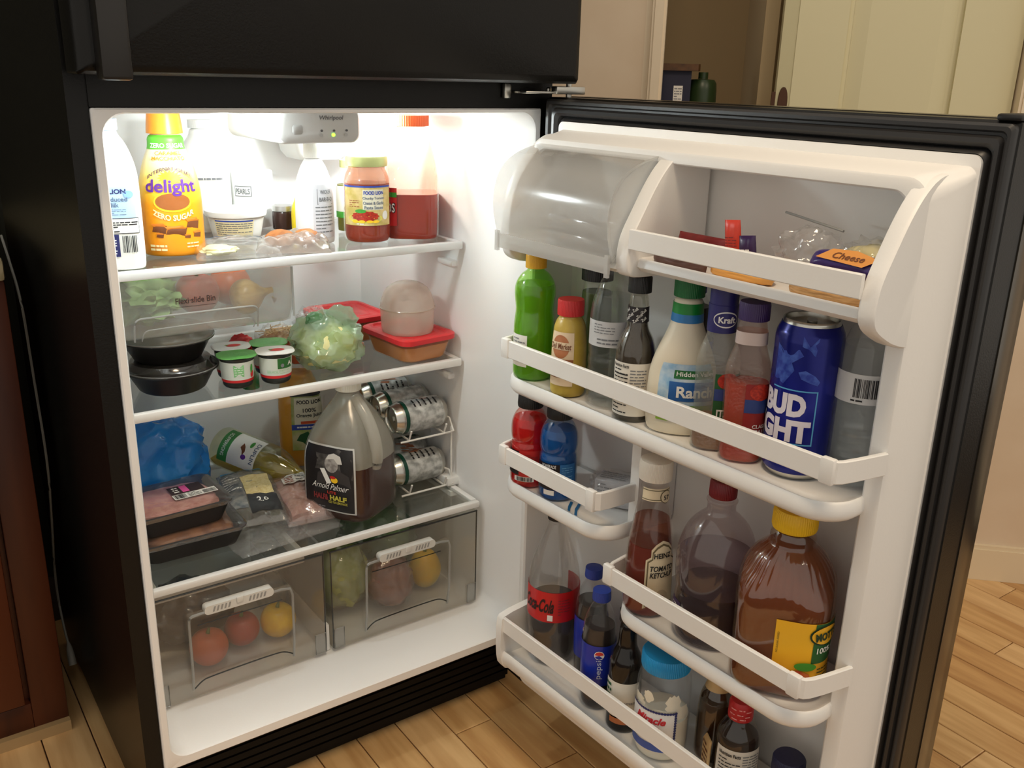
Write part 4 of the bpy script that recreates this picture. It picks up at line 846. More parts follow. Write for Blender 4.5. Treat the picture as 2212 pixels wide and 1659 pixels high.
# ---- slide bin contents
ZB = 0.7885
t = thing('lettuce_bag', 'dark green lettuce head in the slide bin', 'lettuce', (0.112, 0.318, ZB), 0)
bmk('leaves', crumple(0, 0, 0.040, 0.068, 0.06, 0.042, 5, 0.5, 6, 4, 0.001), M('lettuce_green', (96, 134, 66), 0.6, var=(30, (150, 178, 110))), t, 60)
def fruit(name, label, cat, x, y, z, r, col, sx=1.0, sz=1.0, rot=0, stem=True, group=None, var=None, pear=0.0):
    t = thing(name, label, cat, (x, y, z), rot, group); S = []
    for i in range(17):
        a = pi * i / 16; q = r * sin(a); zz = r * sz * (1 - cos(a)); 
        if i > 12: zz -= r * sz * 0.06 * (i - 12)
        S.append((max(q * (1 - pear * max(0, -cos(a))), 0.0005), zz))
    Lathe(S, it=0, sx=sx).mesh('flesh', M(name + '_skin_%d' % (col[0] + col[1] * 3), col, 0.35, var=var), t, smooth=80)
    if stem: G().tube([(0, 0, 2 * r * sz * 0.90), (0.003, 0, 2 * r * sz * 0.90 + 0.010)], [0.004, 0.002], 8).mk('stem', M('stem_green', (86, 104, 46), 0.6), t)
    return t
fruit('tomato', 'pinkish red tomato in the slide bin beside the lettuce', 'tomato', 0.214, 0.338, ZB, 0.0375, (212, 96, 82), group='tomatoes in the slide bin')
fruit('tomato', 'orange red tomato in the slide bin behind the onion', 'tomato', 0.285, 0.375, ZB, 0.0375, (226, 112, 60), group='tomatoes in the slide bin')
t = thing('onion', 'yellow onion with its papery neck in the slide bin', 'onion', (0.286, 0.292, ZB), 0)
S = Lathe([(0, 0), (0.014, 0.0005), (0.026, 0.008), (0.032, 0.022), (0.030, 0.036), (0.020, 0.048), (0.008, 0.058), (0.005, 0.072), (0.006, 0.076), (0, 0.076)])
ob_ = S.mesh('bulb', M('onion_skin', (222, 180, 112), 0.35, var=(24, (196, 146, 78), (4, 4, 0.4))), t); ob_.matrix_local = Matrix.Translation((0, 0, 0.032)) @ Matrix.Rotation(radians(82), 4, 'Y') @ Matrix.Translation((0, 0, -0.028))
for k in range(6): G().tube([(0.046, 0, 0.026), (0.052, (k - 2.5) * 0.0025, 0.022 - 0.002 * k)], [0.0014, 0.0006], 5).mk('root', M('onion_root', (170, 130, 80), 0.7), t)

# ---- middle shelf
BOWL = M('takeout_black', (20, 19, 19), 0.3); LIDC = CLEAR('takeout_lid', (228, 228, 226), 0.55, (196, 190, 180), 0.12, 0.08)
def takeout(label, x, y, z, lidmat, k=1.0):
    t = thing('takeout_bowl', label, 'takeout bowl', (x, y, z), 0, 'stacked takeout bowls')
    Lathe([(0, 0), (0.052 * k, 0), (0.056 * k, 0.003), (0.0725 * k, 0.034), (0.0765 * k, 0.0365), (0.0790 * k, 0.0370), (0.0790 * k, 0.0385), (0.072 * k, 0.0385), (0.054 * k, 0.006), (0, 0.006)], it=0, seg=56).mesh('bowl', BOWL, t, smooth=35)
    bmk('food', crumple(0, 0, 0.018, 0.060 * k, 0.060 * k, 0.012, 3, 0.25, 6, 3), M('food_brown', (120, 84, 52), 0.7, var=(60, (160, 130, 90))), t, 60)
    ld = Lathe([(0.0735 * k, 0.0387), (0.0795 * k, 0.0389), (0.0795 * k, 0.0405), (0.0745 * k, 0.0415), (0.0700 * k, 0.0455), (0.0655 * k, 0.0525), (0.060 * k, 0.0536), (0, 0.0538)], it=0, seg=56)
    G().loft([[ld.pt(r, z_, 2 * pi * i / 56) for i in range(56)] for r, z_ in ld.prof]).mk('lid', lidmat, t, 35)
    G().tube([(0.0785 * k * cos(2 * pi * i / 56), 0.0785 * k * sin(2 * pi * i / 56), 0.0405) for i in range(56)], 0.0012, 6, closed=True).mk('lid_rim', CLEAR('lid_rim', (215, 215, 213), 0.5, (190, 190, 188), 0.15, 0.08), t)
    return t
takeout('lower black takeout bowl, bottom of the pair on the middle shelf', 0.148, 0.302, Z2, CLEAR('takeout_lid_smoke', (150, 148, 146), 0.28, (120, 116, 112), 0.12, 0.08))
takeout('upper black takeout bowl with a clear lid, stacked on the other bowl', 0.145, 0.304, Z2 + 0.0541, LIDC, 1.0)

def yogurt(label, x, y, lidcol, kind):
    t = thing('yogurt_cup', label, 'yogurt', (x, y, Z2), face(x, y) + 0.12, 'four-pack of yogurt cups')
    S = Lathe([(0, 0), (0.017, 0), (0.0245, 0.004), (0.0262, 0.010), (0.0285, 0.052), (0.0295, 0.0565), (0, 0.0565)], it=1)
    S.mesh('cup', M('cup_dark', (34, 38, 34), 0.35), t)
    wrap(S, 'red_stripe', RED, t, -0.055, 0.055, 0.0135, 0.0185, 0.0006, 30, 1)
    lb = wrap(S, 'label', M('label_cool_white', (206, 214, 204), 0.4), t, -0.060, 0.060, 0.0185, 0.0500, 0.0007, 34, 3)
    if kind == 'a':
        blob(S, 'green_panel', M('print_mint', (130, 196, 130), 0.5), lb, -0.001, 0.035, 0.0085, 0.0105, 0.0013, poly=[(-1, -1), (1, -1), (1, 1), (-1, 1)]); lines(S, lb, PW, -0.008, 0.006, 0.027, 0.043, 4, 3, 0.25, 0.0018); blob(S, 'berry', RED, lb, 0.024, 0.026, 0.004, 0.006, 0.0013); blob(S, 'leaf', GREEN, lb, 0.023, 0.036, 0.003, 0.008, 0.0013)
    else:
        wrap(S, 'green_panel', M('print_forest', (40, 104, 44), 0.45), lb, 0.000, 0.028, 0.031, 0.0495, 0.0013, 10, 2); write(S, lb, 'A', 0.022, 0.040, 0.008, PW, off=0.002); lines(S, lb, M('print_mint', (130, 196, 130), 0.5), -0.018, 0.022, 0.0215, 0.029, 3, 5, 0.25, 0.0016); blob(S, 'crest', PG, lb, 0.008, 0.037, 0.003, 0.0035, 0.002)
    lid = [(p[0], p[1]) for p in rrect(-0.0335, 0.0335, -0.0278, 0.0278, 0.022, 6)]
    G().loft([[(x_, y_, 0.0566) for x_, y_ in lid], [(x_ * 1.01, y_ * 1.01, 0.0572) for x_, y_ in lid], [(x_, y_, 0.0580) for x_, y_ in lid]], cap0=True, cap1=True).mk('foil_lid', lidcol, t)
    LP = Plane((0, 0, 0.0580), (1, 0, 0), (0, 1, 0))
    if kind == 'a': lines(LP, t, M('print_mint', (130, 196, 130), 0.5), -0.014, 0.020, -0.014, 0.012, 4, 3, 0.3, 0.0006)
    else:
        blob(LP, 'strawberry', M('print_strawberry', (204, 60, 54), 0.5), t, 0.004, 0.0, 0.013, 0.008, 0.0006); blob(LP, 'calyx', GREEN, t, -0.007, 0.003, 0.005, 0.004, 0.0008, 14, star=0.5)
    return t
LG = M('lid_green', (96, 172, 84), 0.35); LW = M('lid_white', (228, 226, 220), 0.35)
yogurt('front left yogurt cup of the four, with a green lid', 0.2445, 0.2475, LG, 'a'); yogurt('front right yogurt cup of the four, white lid with strawberry', 0.3105, 0.2385, LW, 'b')
yogurt('rear left yogurt cup of the four, beside the takeout bowls', 0.2545, 0.3030, LW, 'b'); yogurt('rear right yogurt cup of the four, with a green lid', 0.3205, 0.2940, LG, 'a')

t = bagthing('lettuce_bag', 'tied pale green plastic bag of lettuce on the middle shelf', 'produce bag', 0.418, 0.258, Z2, 0.068, 0.056, 0.055, CLEAR('green_film', (232, 246, 230), 0.42, (206, 232, 206), 0.10, 0.12, bump=(38, 0.8)), 2, 0.42, 3.4, inner=M('lettuce_yellow', (226, 214, 110), 0.6, var=(26, (236, 232, 180))), iscale=0.84)
bmk('knot', crumple(-0.016, -0.012, 0.094, 0.021, 0.018, 0.019, 6, 0.3, 5, 3), CLEAR('green_film_dense', (170, 220, 180), 0.65, (130, 196, 140), 0.15, 0.1, bump=(80, 0.6)), t)
bmk('bag_tail', crumple(0.024, 0.0, 0.086, 0.036, 0.010, 0.036, 9, 0.4, 5, 3), MC['green_film'], t)
t = bagthing('snack_bag', 'crinkled clear bag of dark candy behind the lettuce bag', 'snack bag', 0.462, 0.418, Z2, 0.040, 0.035, 0.042, FILM, 4, 0.45, 6, inner=M('candy_maroon', (92, 44, 44), 0.5, var=(60, (214, 160, 120))), iscale=0.7)
t = bagthing('noodle_bag', 'clear bag of brown noodles behind the yogurts', 'food bag', 0.372, 0.362, Z2, 0.050, 0.034, 0.036, FILM, 11, 0.4, 6, inner=M('noodle_brown', (176, 120, 70), 0.6, var=(90, (226, 190, 140))), iscale=0.85)
g = G(); rr_ = random.Random(3)
for k in range(26):
    p = Vector((rr_.uniform(-0.034, 0.034), rr_.uniform(-0.024, 0.0), rr_.uniform(0.045, 0.066))); d = Vector((rr_.uniform(-1, 1), rr_.uniform(-0.6, 0.6), rr_.uniform(-0.5, 0.3))) * 0.016
    g.tube([p - d, p + Vector((0, 0, 0.003)), p + d], 0.0008, 4)
nd = g.mk('noodles', M('noodle_pale', (226, 196, 150), 0.6), t); nd['kind'] = 'stuff'
t = bagthing('red_packet', 'small red packet wedged behind the yogurts', 'packet', 0.292, 0.362, Z2, 0.028, 0.014, 0.031, M('packet_red', (206, 52, 54), 0.3), 13, 0.25, 3.5)
t = bagthing('orange_packet', 'rust orange packet behind the lettuce bag', 'packet', 0.388, 0.318, Z2, 0.026, 0.014, 0.027, M('packet_rust', (186, 84, 46), 0.35), 14, 0.25, 3.5)

REDL = M('red_lid_plastic', (206, 44, 48), 0.35); TUBC = CLEAR('food_tub_plastic', (252, 248, 244), 0.15, (236, 214, 190), 0.15, 0.03)
def foodbox(label, x, y, z, rot, w_, d_, h, soup):
    t = thing('food_container', label, 'food container', (x, y, z), rot, 'red-lidded food containers')
    def lp(k, zz, r=0.022): return [(a, b_, zz) for a, b_ in rrect(-w_ + k, w_ - k, -d_ + k, d_ - k, r, 6)]
    G().loft([lp(0.016, 0.0), lp(0.012, 0.003), lp(0.004, h - 0.006), lp(0.001, h - 0.005), lp(0.001, h - 0.001)], cap0=True).mk('tub', TUBC, t)
    G().loft([lp(0.018, 0.0012), lp(0.014, 0.004), lp(0.0065, h - 0.013)], cap0=True, cap1=True).mk('soup', soup, t)
    ld = G().loft([lp(0.0, h - 0.006), lp(-0.002, h - 0.005), lp(-0.002, h + 0.004), lp(0.001, h + 0.006), lp(0.008, h + 0.006), lp(0.011, h + 0.0025), lp(0.024, h + 0.0025, 0.018), lp(0.027, h + 0.0040, 0.016), lp(0.030, h + 0.0025, 0.015)], cap1=True).mk('lid', REDL, t)
    return t
SOUP = LIQ('soup_orange', (236, 164, 88), 0.0)
foodbox('front food container with orange soup and red lid, holding a dome cup', 0.598, 0.272, Z2, 0.10, 0.062, 0.078, 0.045, SOUP)
foodbox('rear food container with red lid, behind the dome cup', 0.548, 0.448, Z2, 0.05, 0.066, 0.072, 0.050, SOUP)
S = Lathe([(0, 0), (0.0475, 0), (0.0505, 0.003), (0.0520, 0.030), (0.0530, 0.048), (0.0535, 0.049), (0.0530, 0.050), (0.0515, 0.062), (0.044, 0.082), (0.028, 0.095), (0.010, 0.0995), (0, 0.100)], it=1)
t = bottle('dome_cup', 'translucent dome-topped cup standing on the red lid', 'cup', 0.594, 0.268, Z2 + 0.0480, S, CLEAR('frosted_plastic', (244, 238, 232), 0.55, (236, 222, 208), 0.22, 0.05))
G().tube([(0.0537 * cos(2 * pi * i / 48), 0.0537 * sin(2 * pi * i / 48), 0.049) for i in range(48)], 0.0010, 6, closed=True).mk('seam_ring', CLEAR('frosted_ring', (235, 230, 222), 0.7, (226, 214, 196), 0.2, 0.05), t)

# ---- lowest shelf
bagthing('blue_bag', 'crumpled bright blue plastic bag at the left of the lowest shelf', 'plastic bag', 0.150, 0.425, Z3, 0.098, 0.072, 0.090, CLEAR('blue_film', (150, 205, 245), 0.88, (52, 164, 246), 0.25, 0.04, bump=(30, 0.8)), 3, 0.36, 2.4, rot=0.2)
TRAYB = M('foam_black', (26, 25, 26), 0.5)
def meattray(label, x, y, z, rot, w_, d_, h, meat, lab):
    t = thing('meat_tray', label, 'meat tray', (x, y, z), rot, 'wrapped meat trays')
    def lp(k, zz, r=0.018): return [(a, b_, zz) for a, b_ in rrect(-w_ + k, w_ - k, -d_ + k, d_ - k, r, 5)]
    G().loft([lp(0.012, 0.0), lp(0.0, h - 0.004), lp(-0.003, h - 0.003), lp(-0.003, h), lp(0.003, h), lp(0.014, 0.004)], cap0=True, cap1=True).mk('tray', TRAYB, t)
    bmk('meat', crumple(0, 0, h * 0.55, w_ - 0.012, d_ - 0.012, h * 0.5, int(x * 100), 0.10, 8, 4, sq=5), meat, t, 60)
    G().loft([lp(-0.0035, h - 0.006), lp(-0.0035, h + 0.0005), lp(0.004, h + 0.004), lp(0.03, h + 0.005)], cap1=True).mk('wrap', CLEAR('meat_film', (246, 244, 244), 0.10, (225, 222, 222), 0.08, 0.10, bump=(45, 0.5)), t, 60)
    TP = Plane((0.030, -0.004, h + 0.0052), (1, 0, 0), (0, 1, 0))
    if lab:
        l1 = grid('label', M('label_dark_brown', (54, 36, 32), 0.45), t, lambda u, v: TP.at(u, v, 0.0004), -0.032, 0.026, -0.004, 0.030, 2, 2)
        blob(TP, 'pink_panel', M('print_pink', (226, 90, 160), 0.5), l1, -0.006, 0.013, 0.006, 0.014, 0.001, poly=[(-1, -1), (1, -1), (1, 1), (-1, 1)]); lines(TP, l1, PW, -0.026, -0.016, 0.0, 0.026, 3, 3, 0.5, 0.001)
        l2 = grid('price_label', PAPER, t, lambda u, v: TP.at(u, v, 0.0005), -0.034, 0.042, -0.026, -0.005, 2, 2); barcode(TP, l2, -0.032, -0.012, -0.024, -0.007, 3, 0.001); lines(TP, l2, PB, -0.008, 0.014, -0.024, -0.007, 4, 3, 0.35, 0.001); barcode(TP, l2, 0.018, 0.040, -0.024, -0.010, 5, 0.001)
    return t
meattray('lower black meat tray with browned meat, under the pink one', 0.134, 0.262, Z3, 0.0, 0.090, 0.070, 0.038, M('meat_brown', (122, 74, 42), 0.5, var=(40, (160, 108, 66))), False)
meattray('upper meat tray of pink ground meat with a price label', 0.122, 0.276, Z3 + 0.0440, 0.05, 0.083, 0.068, 0.040, M('meat_pink', (206, 138, 128), 0.5, var=(70, (228, 170, 158))), True)

# wine bottle lying on its side
t = thing('wine_bottle', 'white wine bottle with green cap lying on the lowest shelf', 'wine bottle', (0.338, 0.450, Z3), 0)
S = Lathe([(0, 0), (0.036, 0), (0.0425, 0.005), (0.0430, 0.02), (0.0430, 0.118), (0.0400, 0.145), (0.025, 0.178), (0.0155, 0.195), (0.0145, 0.222), (0, 0.222)])
wm = Matrix.Translation((-0.048, 0.068, 0.062)) @ (Vector((0.098, -0.170, -0.030)).to_track_quat('Z', 'Y').to_matrix().to_4x4())
def wpart(o): o.matrix_local = wm; return o
wb = wpart(S.mesh('glass', CLEAR('wine_glass', (246, 248, 232), 0.05, (224, 228, 200), 0.04, 0.07), t)); wq = wpart(S.mesh('wine', LIQ('white_wine', (226, 202, 90), 0.35, (236, 218, 130)), t, 0.95))
wi = wm.inverted(); bm = bmesh.new(); bm.from_mesh(wq.data)
r_ = bmesh.ops.bisect_plane(bm, geom=bm.verts[:] + bm.edges[:] + bm.faces[:], plane_co=wi @ Vector((0, 0, 0.047)), plane_no=wi.to_3x3() @ Vector((0, 0, 1)), clear_outer=True)
bmesh.ops.holes_fill(bm, edges=[e for e in bm.edges if e.is_boundary], sides=0); bm.to_mesh(wq.data); bm.free()
CAP([(0, 0.2), (0.0165, 0.2), (0.0165, 0.238), (0.0155, 0.240), (0, 0.240)], M('cap_green', (34, 120, 56), 0.4), t); wpart(t.children[-1])
upl = wm.inverted().to_3x3() @ Vector((-0.35, -0.75, 0.62)); S.turn = atan2(upl.y, upl.x) + pi / 2
lb = wpart(wrap(S, 'label', PAPER, t, -0.038, 0.038, 0.050, 0.116, 0.0006)); 
def onlab(o): return o
c1 = wrap(S, 'green_band', M('print_wine_green', (60, 140, 70), 0.45), lb, -0.038, 0.038, 0.026, 0.050, 0.0007)
write(S, lb, 'SCUPPERNONG', 0.0, 0.038, 0.008, PW, w=0.052, off=0.0015); write(S, lb, 'DUPLIN', 0.0, 0.108, 0.0085, M('print_slate', (84, 100, 126), 0.5), w=0.046)
blob(S, 'figure', BROWN, lb, 0.0, 0.080, 0.013, 0.010, 0.0012, poly=[(-1, -0.4), (-0.2, -0.7), (0.3, 0.0), (1, 0.4), (0.2, 0.7), (-0.5, 0.3)]); blob(S, 'grapes', PURPLE, lb, 0.014, 0.088, 0.005, 0.006, 0.0014); blob(S, 'vine_leaf', GREEN, lb, -0.016, 0.094, 0.008, 0.004, 0.0012)

S = Lathe([(0, 0), (0.043, 0), (0.047, 0.004), (0.047, 0.09), (0.046, 0.15), (0.040, 0.18), (0.026, 0.205), (0.0185, 0.213), (0.0185, 0.222), (0, 0.222)], n=lambda z: 4 if z < 0.16 else 2.4)
t = bottle('orange_juice_bottle', 'orange juice bottle standing at the back of the lowest shelf', 'juice bottle', 0.458, 0.500, Z3, S, PET, turn=0.28, liq=(0.20, LIQ('orange_juice', (248, 190, 66), 0.0)), cap=([(0, 0.2222), (0.021, 0.2222), (0.021, 0.24), (0, 0.24)], M('cap_dark_green', (30, 90, 50), 0.4), 20))
lb = wrap(S, 'label', M('label_lime_print', (150, 172, 74), 0.45, var=(30, (196, 190, 150))), t, -0.030, 0.036, 0.040, 0.165); wrap(S, 'top_stripe', PB, lb, -0.030, 0.036, 0.159, 0.165, 0.0010, 12, 1); wrap(S, 'name_panel', M('print_stone', (226, 222, 200), 0.5), lb, -0.024, 0.032, 0.098, 0.156, 0.0010)
write(S, lb, 'FOOD LION', 0.005, 0.147, 0.0085, PB, w=0.046, bold=0.03); write(S, lb, '100%', 0.005, 0.129, 0.009, PB, w=0.024); write(S, lb, 'Orange Juice', 0.005, 0.117, 0.010, PB, w=0.050, bold=0.02)
wrap(S, 'red_strip', M('print_orange_red', (206, 84, 44), 0.45), lb, -0.012, 0.026, 0.099, 0.105, 0.0015, 8, 1); wrap(S, 'blue_strip', BLUE, lb, -0.030, 0.034, 0.086, 0.098, 0.0012, 10, 1); lines(S, lb, PW, -0.02, 0.026, 0.088, 0.096, 1, 4, 0.4, 0.0018)
blob(S, 'leaf', DGREEN, lb, -0.004, 0.066, 0.018, 0.016, 0.0012, poly=[(-1, -0.2), (-0.3, -0.5), (0.1, -1), (1, -0.6), (0.6, 0.2), (0.3, 1), (-0.6, 0.6)]); blob(S, 'orange_picture', ORANGE, lb, 0.022, 0.052, 0.016, 0.016, 0.0011)

# pouches and deli meat
pc = Pouch(0.105, 0.185, 0.020, 21, 0.006, 0.12); t = thing('cheese_pouch', 'resealable pouch of shredded cheese lying on the lowest shelf', 'cheese pouch', (0.278, 0.318, Z3 + 0.012), -0.18)
pc.mesh('film', CLEAR('pouch_film', (240, 240, 238), 0.25, (214, 212, 206), 0.10, 0.10, bump=(50, 0.5)), t)
patch(pc, 'cheese', M('shredded_cheese', (224, 206, 140), 0.6, var=(160, (240, 226, 176))), t, -0.012, 0.040, -0.02, 0.055, 0.0006, 10, 10); patch(pc, 'blue_zip', M('zip_strip_blue', (60, 150, 200), 0.4), t, -0.046, 0.046, 0.078, 0.086, 0.0015, 14, 2)
pp = patch(pc, 'print_panel', M('pouch_slate', (96, 104, 112), 0.5, var=(60, (150, 150, 146))), t, -0.048, -0.014, -0.060, 0.070, 0.0010, 8, 14); pp2 = patch(pc, 'dark_panel', M('pouch_charcoal', (52, 54, 58), 0.45), t, -0.012, 0.044, -0.076, -0.022, 0.0012, 10, 10)
write(pc, pp2, '2.0', 0.014, -0.042, 0.013, PW, off=0.002); lines(pc, pp, PW, -0.046, -0.016, 0.0, 0.06, 7, 3, 0.25, 0.0018)
pm = Pouch(0.115, 0.170, 0.026, 33, 0.007, 0.10); t = thing('deli_bag', 'clear bag of pinkish deli meat with a white price sticker', 'deli bag', (0.372, 0.282, Z3 + 0.004), -0.10)
pm.mesh('film', CLEAR('deli_film', (242, 232, 228), 0.35, (214, 190, 182), 0.10, 0.12, bump=(50, 0.6)), t); pm.mesh('meat', M('deli_meat', (188, 148, 138), 0.6, var=(40, (214, 182, 172))), t, 16, 18, 0.82, -0.003)
ps = patch(pm, 'price_sticker', PAPER, t, -0.034, 0.014, 0.018, 0.056, 0.0022, 10, 8); lines(pm, ps, M('print_rust', (150, 70, 40), 0.5), -0.030, -0.012, 0.022, 0.052, 6, 3, 0.4, 0.0030); lines(pm, ps, PG, -0.008, 0.010, 0.022, 0.052, 4, 5, 0.3, 0.0030)
pcb = Pouch(0.20, 0.10, 0.010, 44, 0.005); t = thing('clear_bag', 'empty crumpled clear bag along the front of the lowest shelf', 'plastic bag', (0.290, 0.203, Z3), 0.10); pcb.mesh('film', FILM, t)

# gallon tea jug
S = Lathe([(0, 0), (0.066, 0), (0.072, 0.005), (0.0735, 0.02), (0.0735, 0.11), (0.070, 0.14), (0.058, 0.175), (0.040, 0.208), (0.025, 0.226), (0.0215, 0.232), (0.0215, 0.240), (0, 0.240)], n=lambda z: 4.4 if z < 0.13 else max(2.0, 4.4 - (z - 0.13) * 30))
t = thing('tea_jug', 'gallon jug half full of brown iced tea on the lowest shelf', 'jug', (0.448, 0.236, Z3), face(0.448, 0.236) - 0.60)
S.mesh('body', CLEAR('jug_clear_wall', (250, 249, 246), 0.03, (216, 214, 204), 0.22, 0.04), t); S.mesh('tea', LIQ('iced_tea', (78, 32, 20), 0.05, (120, 56, 30)), t, 0.975, zmax=0.108); S.mesh('frosted_upper', CLEAR('jug_frosted', (240, 238, 232), 0.46, (224, 222, 212), 0.22, 0.02), t, 0.98, zmin=0.1085)
CAP([(0, 0.2402), (0.024, 0.2402), (0.024, 0.254), (0, 0.254)], M('cap_ivory', (226, 222, 208), 0.4), t, 'cap', 24)
hp = chaikin([(0.016, 0.0, 0.226), (0.040, 0.0, 0.208), (0.060, 0.0, 0.184), (0.073, 0.0, 0.154), (0.077, 0.0, 0.124), (0.070, 0.0, 0.104)], 2); hp = [Matrix.Rotation(-0.28, 3, 'Z') @ Vector(p) for p in hp]
G().tube(hp, 0.0125, 12).mk('handle', CLEAR('jug_handle_frosted', (240, 238, 230), 0.62, (222, 220, 210), 0.22, 0.04), t)
S.turn = 0.0
lb = wrap(S, 'label', M('label_grey_print', (196, 196, 192), 0.45), t, -0.051, 0.051, 0.020, 0.150, 0.0010, 18, 16); lb2 = wrap(S, 'label_field', M('label_black_print', (30, 28, 30), 0.4), lb, -0.048, 0.048, 0.023, 0.147, 0.0016, 18, 16)
blob(S, 'crowd', M('print_crowd_grey', (86, 84, 82), 0.5, var=(90, (50, 48, 48))), lb, 0.0, 0.118, 0.046, 0.028, 0.0021, poly=[(-1, -1), (1, -1), (1, 0.4), (0.5, 1), (-1, 1)])
GRY = M('print_face_grey', (168, 164, 160), 0.5, var=(120, (128, 124, 120)))
blob(S, 'portrait_shoulders', M('print_shirt_dark', (56, 52, 52), 0.5), lb, 0.010, 0.092, 0.034, 0.018, 0.0025, poly=[(-1, -1), (1, -1), (0.9, 0.3), (0.2, 0.9), (-0.3, 0.9), (-0.9, 0.2)]); blob(S, 'portrait_collar', PW, lb, -0.004, 0.092, 0.012, 0.016, 0.0029, poly=[(-1, 0.8), (0.2, -1), (1.0, -0.8), (-0.2, 0.9)]); blob(S, 'portrait_badge', YEL, lb, 0.014, 0.086, 0.007, 0.006, 0.0033); blob(S, 'portrait_badge', RED, lb, 0.011, 0.091, 0.006, 0.003, 0.0034)
blob(S, 'portrait_face', GRY, lb, 0.008, 0.117, 0.014, 0.017, 0.0029); blob(S, 'portrait_hair', M('print_hair_white', (206, 204, 198), 0.5), lb, 0.013, 0.128, 0.016, 0.010, 0.0033, poly=[(-1, -0.4), (-0.7, 0.6), (0, 1), (0.8, 0.6), (1, -0.8), (0.5, -0.9), (0.4, -0.1), (-0.5, 0.0)])
write(S, lb, 'Arnold Palmer', 0.004, 0.072, 0.012, PW, w=0.072, shear=0.5, bold=0.0, off=0.0036); write(S, lb, 'LITE', 0.008, 0.060, 0.0052, M('print_brick', (206, 60, 40), 0.5), w=0.018, off=0.0036)
write(S, lb, 'HALF&', -0.014, 0.049, 0.012, M('print_maroon', (130, 44, 44), 0.5), w=0.030, bold=0.05, off=0.0036); write(S, lb, 'HALF', 0.020, 0.050, 0.010, M('print_olive_yellow', (190, 184, 70), 0.5), w=0.032, bold=0.05, off=0.0036); write(S, lb, 'ICED TEA LEMONADE', 0.019, 0.041, 0.0048, MC['print_olive_yellow'], w=0.036, off=0.0036); lines(S, lb, PG, -0.02, 0.024, 0.027, 0.031, 1, 3, 0.5, 0.0036)

# can rack with its cans
t = thing('can_rack', 'white wire can rack at the right of the lowest shelf', 'rack', (0.605, 0.32, Z3)); WIRE = M('white_wire', (226, 224, 218), 0.35)
def rp(x, y, z): return (x - 0.605, y - 0.32, z)
g = G()
for z0 in (0.003, 0.118):
    for x in (0.565, 0.645): g.tube([rp(x, 0.205, z0 + 0.022), rp(x, 0.215, z0), rp(x, 0.475, z0 + 0.006), rp(x, 0.48, z0 + 0.02)], 0.0021, 8)
    g.tube([rp(0.545, 0.212, z0), rp(0.662, 0.212, z0)], 0.0021, 8); g.tube([rp(0.545, 0.475, z0 + 0.006), rp(0.662, 0.475, z0 + 0.006)], 0.0021, 8)
    g.tube([rp(0.645, 0.212, z0), rp(0.662, 0.205, z0 + 0.004), rp(0.664, 0.226, z0 + 0.026), rp(0.655, 0.236, z0 + 0.03)], 0.0021, 8)
g.mk('tier_wires', WIRE, t)
g = G()
for x in (0.662,):
    for y in (0.214, 0.478): g.tube([rp(x, y, 0.002), rp(x, y, 0.130)], 0.0021, 8)
g.tube([rp(0.553, 0.478, 0.002), rp(0.553, 0.478, 0.130)], 0.0021, 8)
g.mk('upright_wires', WIRE, t)
def can(name, label, cat, p, rot, bodymat, endmat, r=0.0328, L=0.121, group=None):
    t = thing(name, label, cat, p, 0, group); S = Lathe([(0, 0.004), (r * 0.66, 0.004), (r * 0.74, 0.0), (r * 0.80, 0.002), (r * 0.98, 0.010), (r, 0.014), (r, L - 0.020), (r * 0.97, L - 0.013), (r * 0.84, L - 0.003), (r * 0.83, L - 0.001), (r * 0.80, L), (r * 0.77, L - 0.001), (r * 0.75, L - 0.005), (0, L - 0.005)], it=0)
    return t, S
ALU = M('can_aluminium', (206, 205, 198), 0.25, 1.0)
SELZ = M('can_silver_white', (208, 210, 208), 0.3, 0.35, var=(70, (150, 152, 150))); CG = M('can_dark_green', (16, 70, 54), 0.3, 0.2)
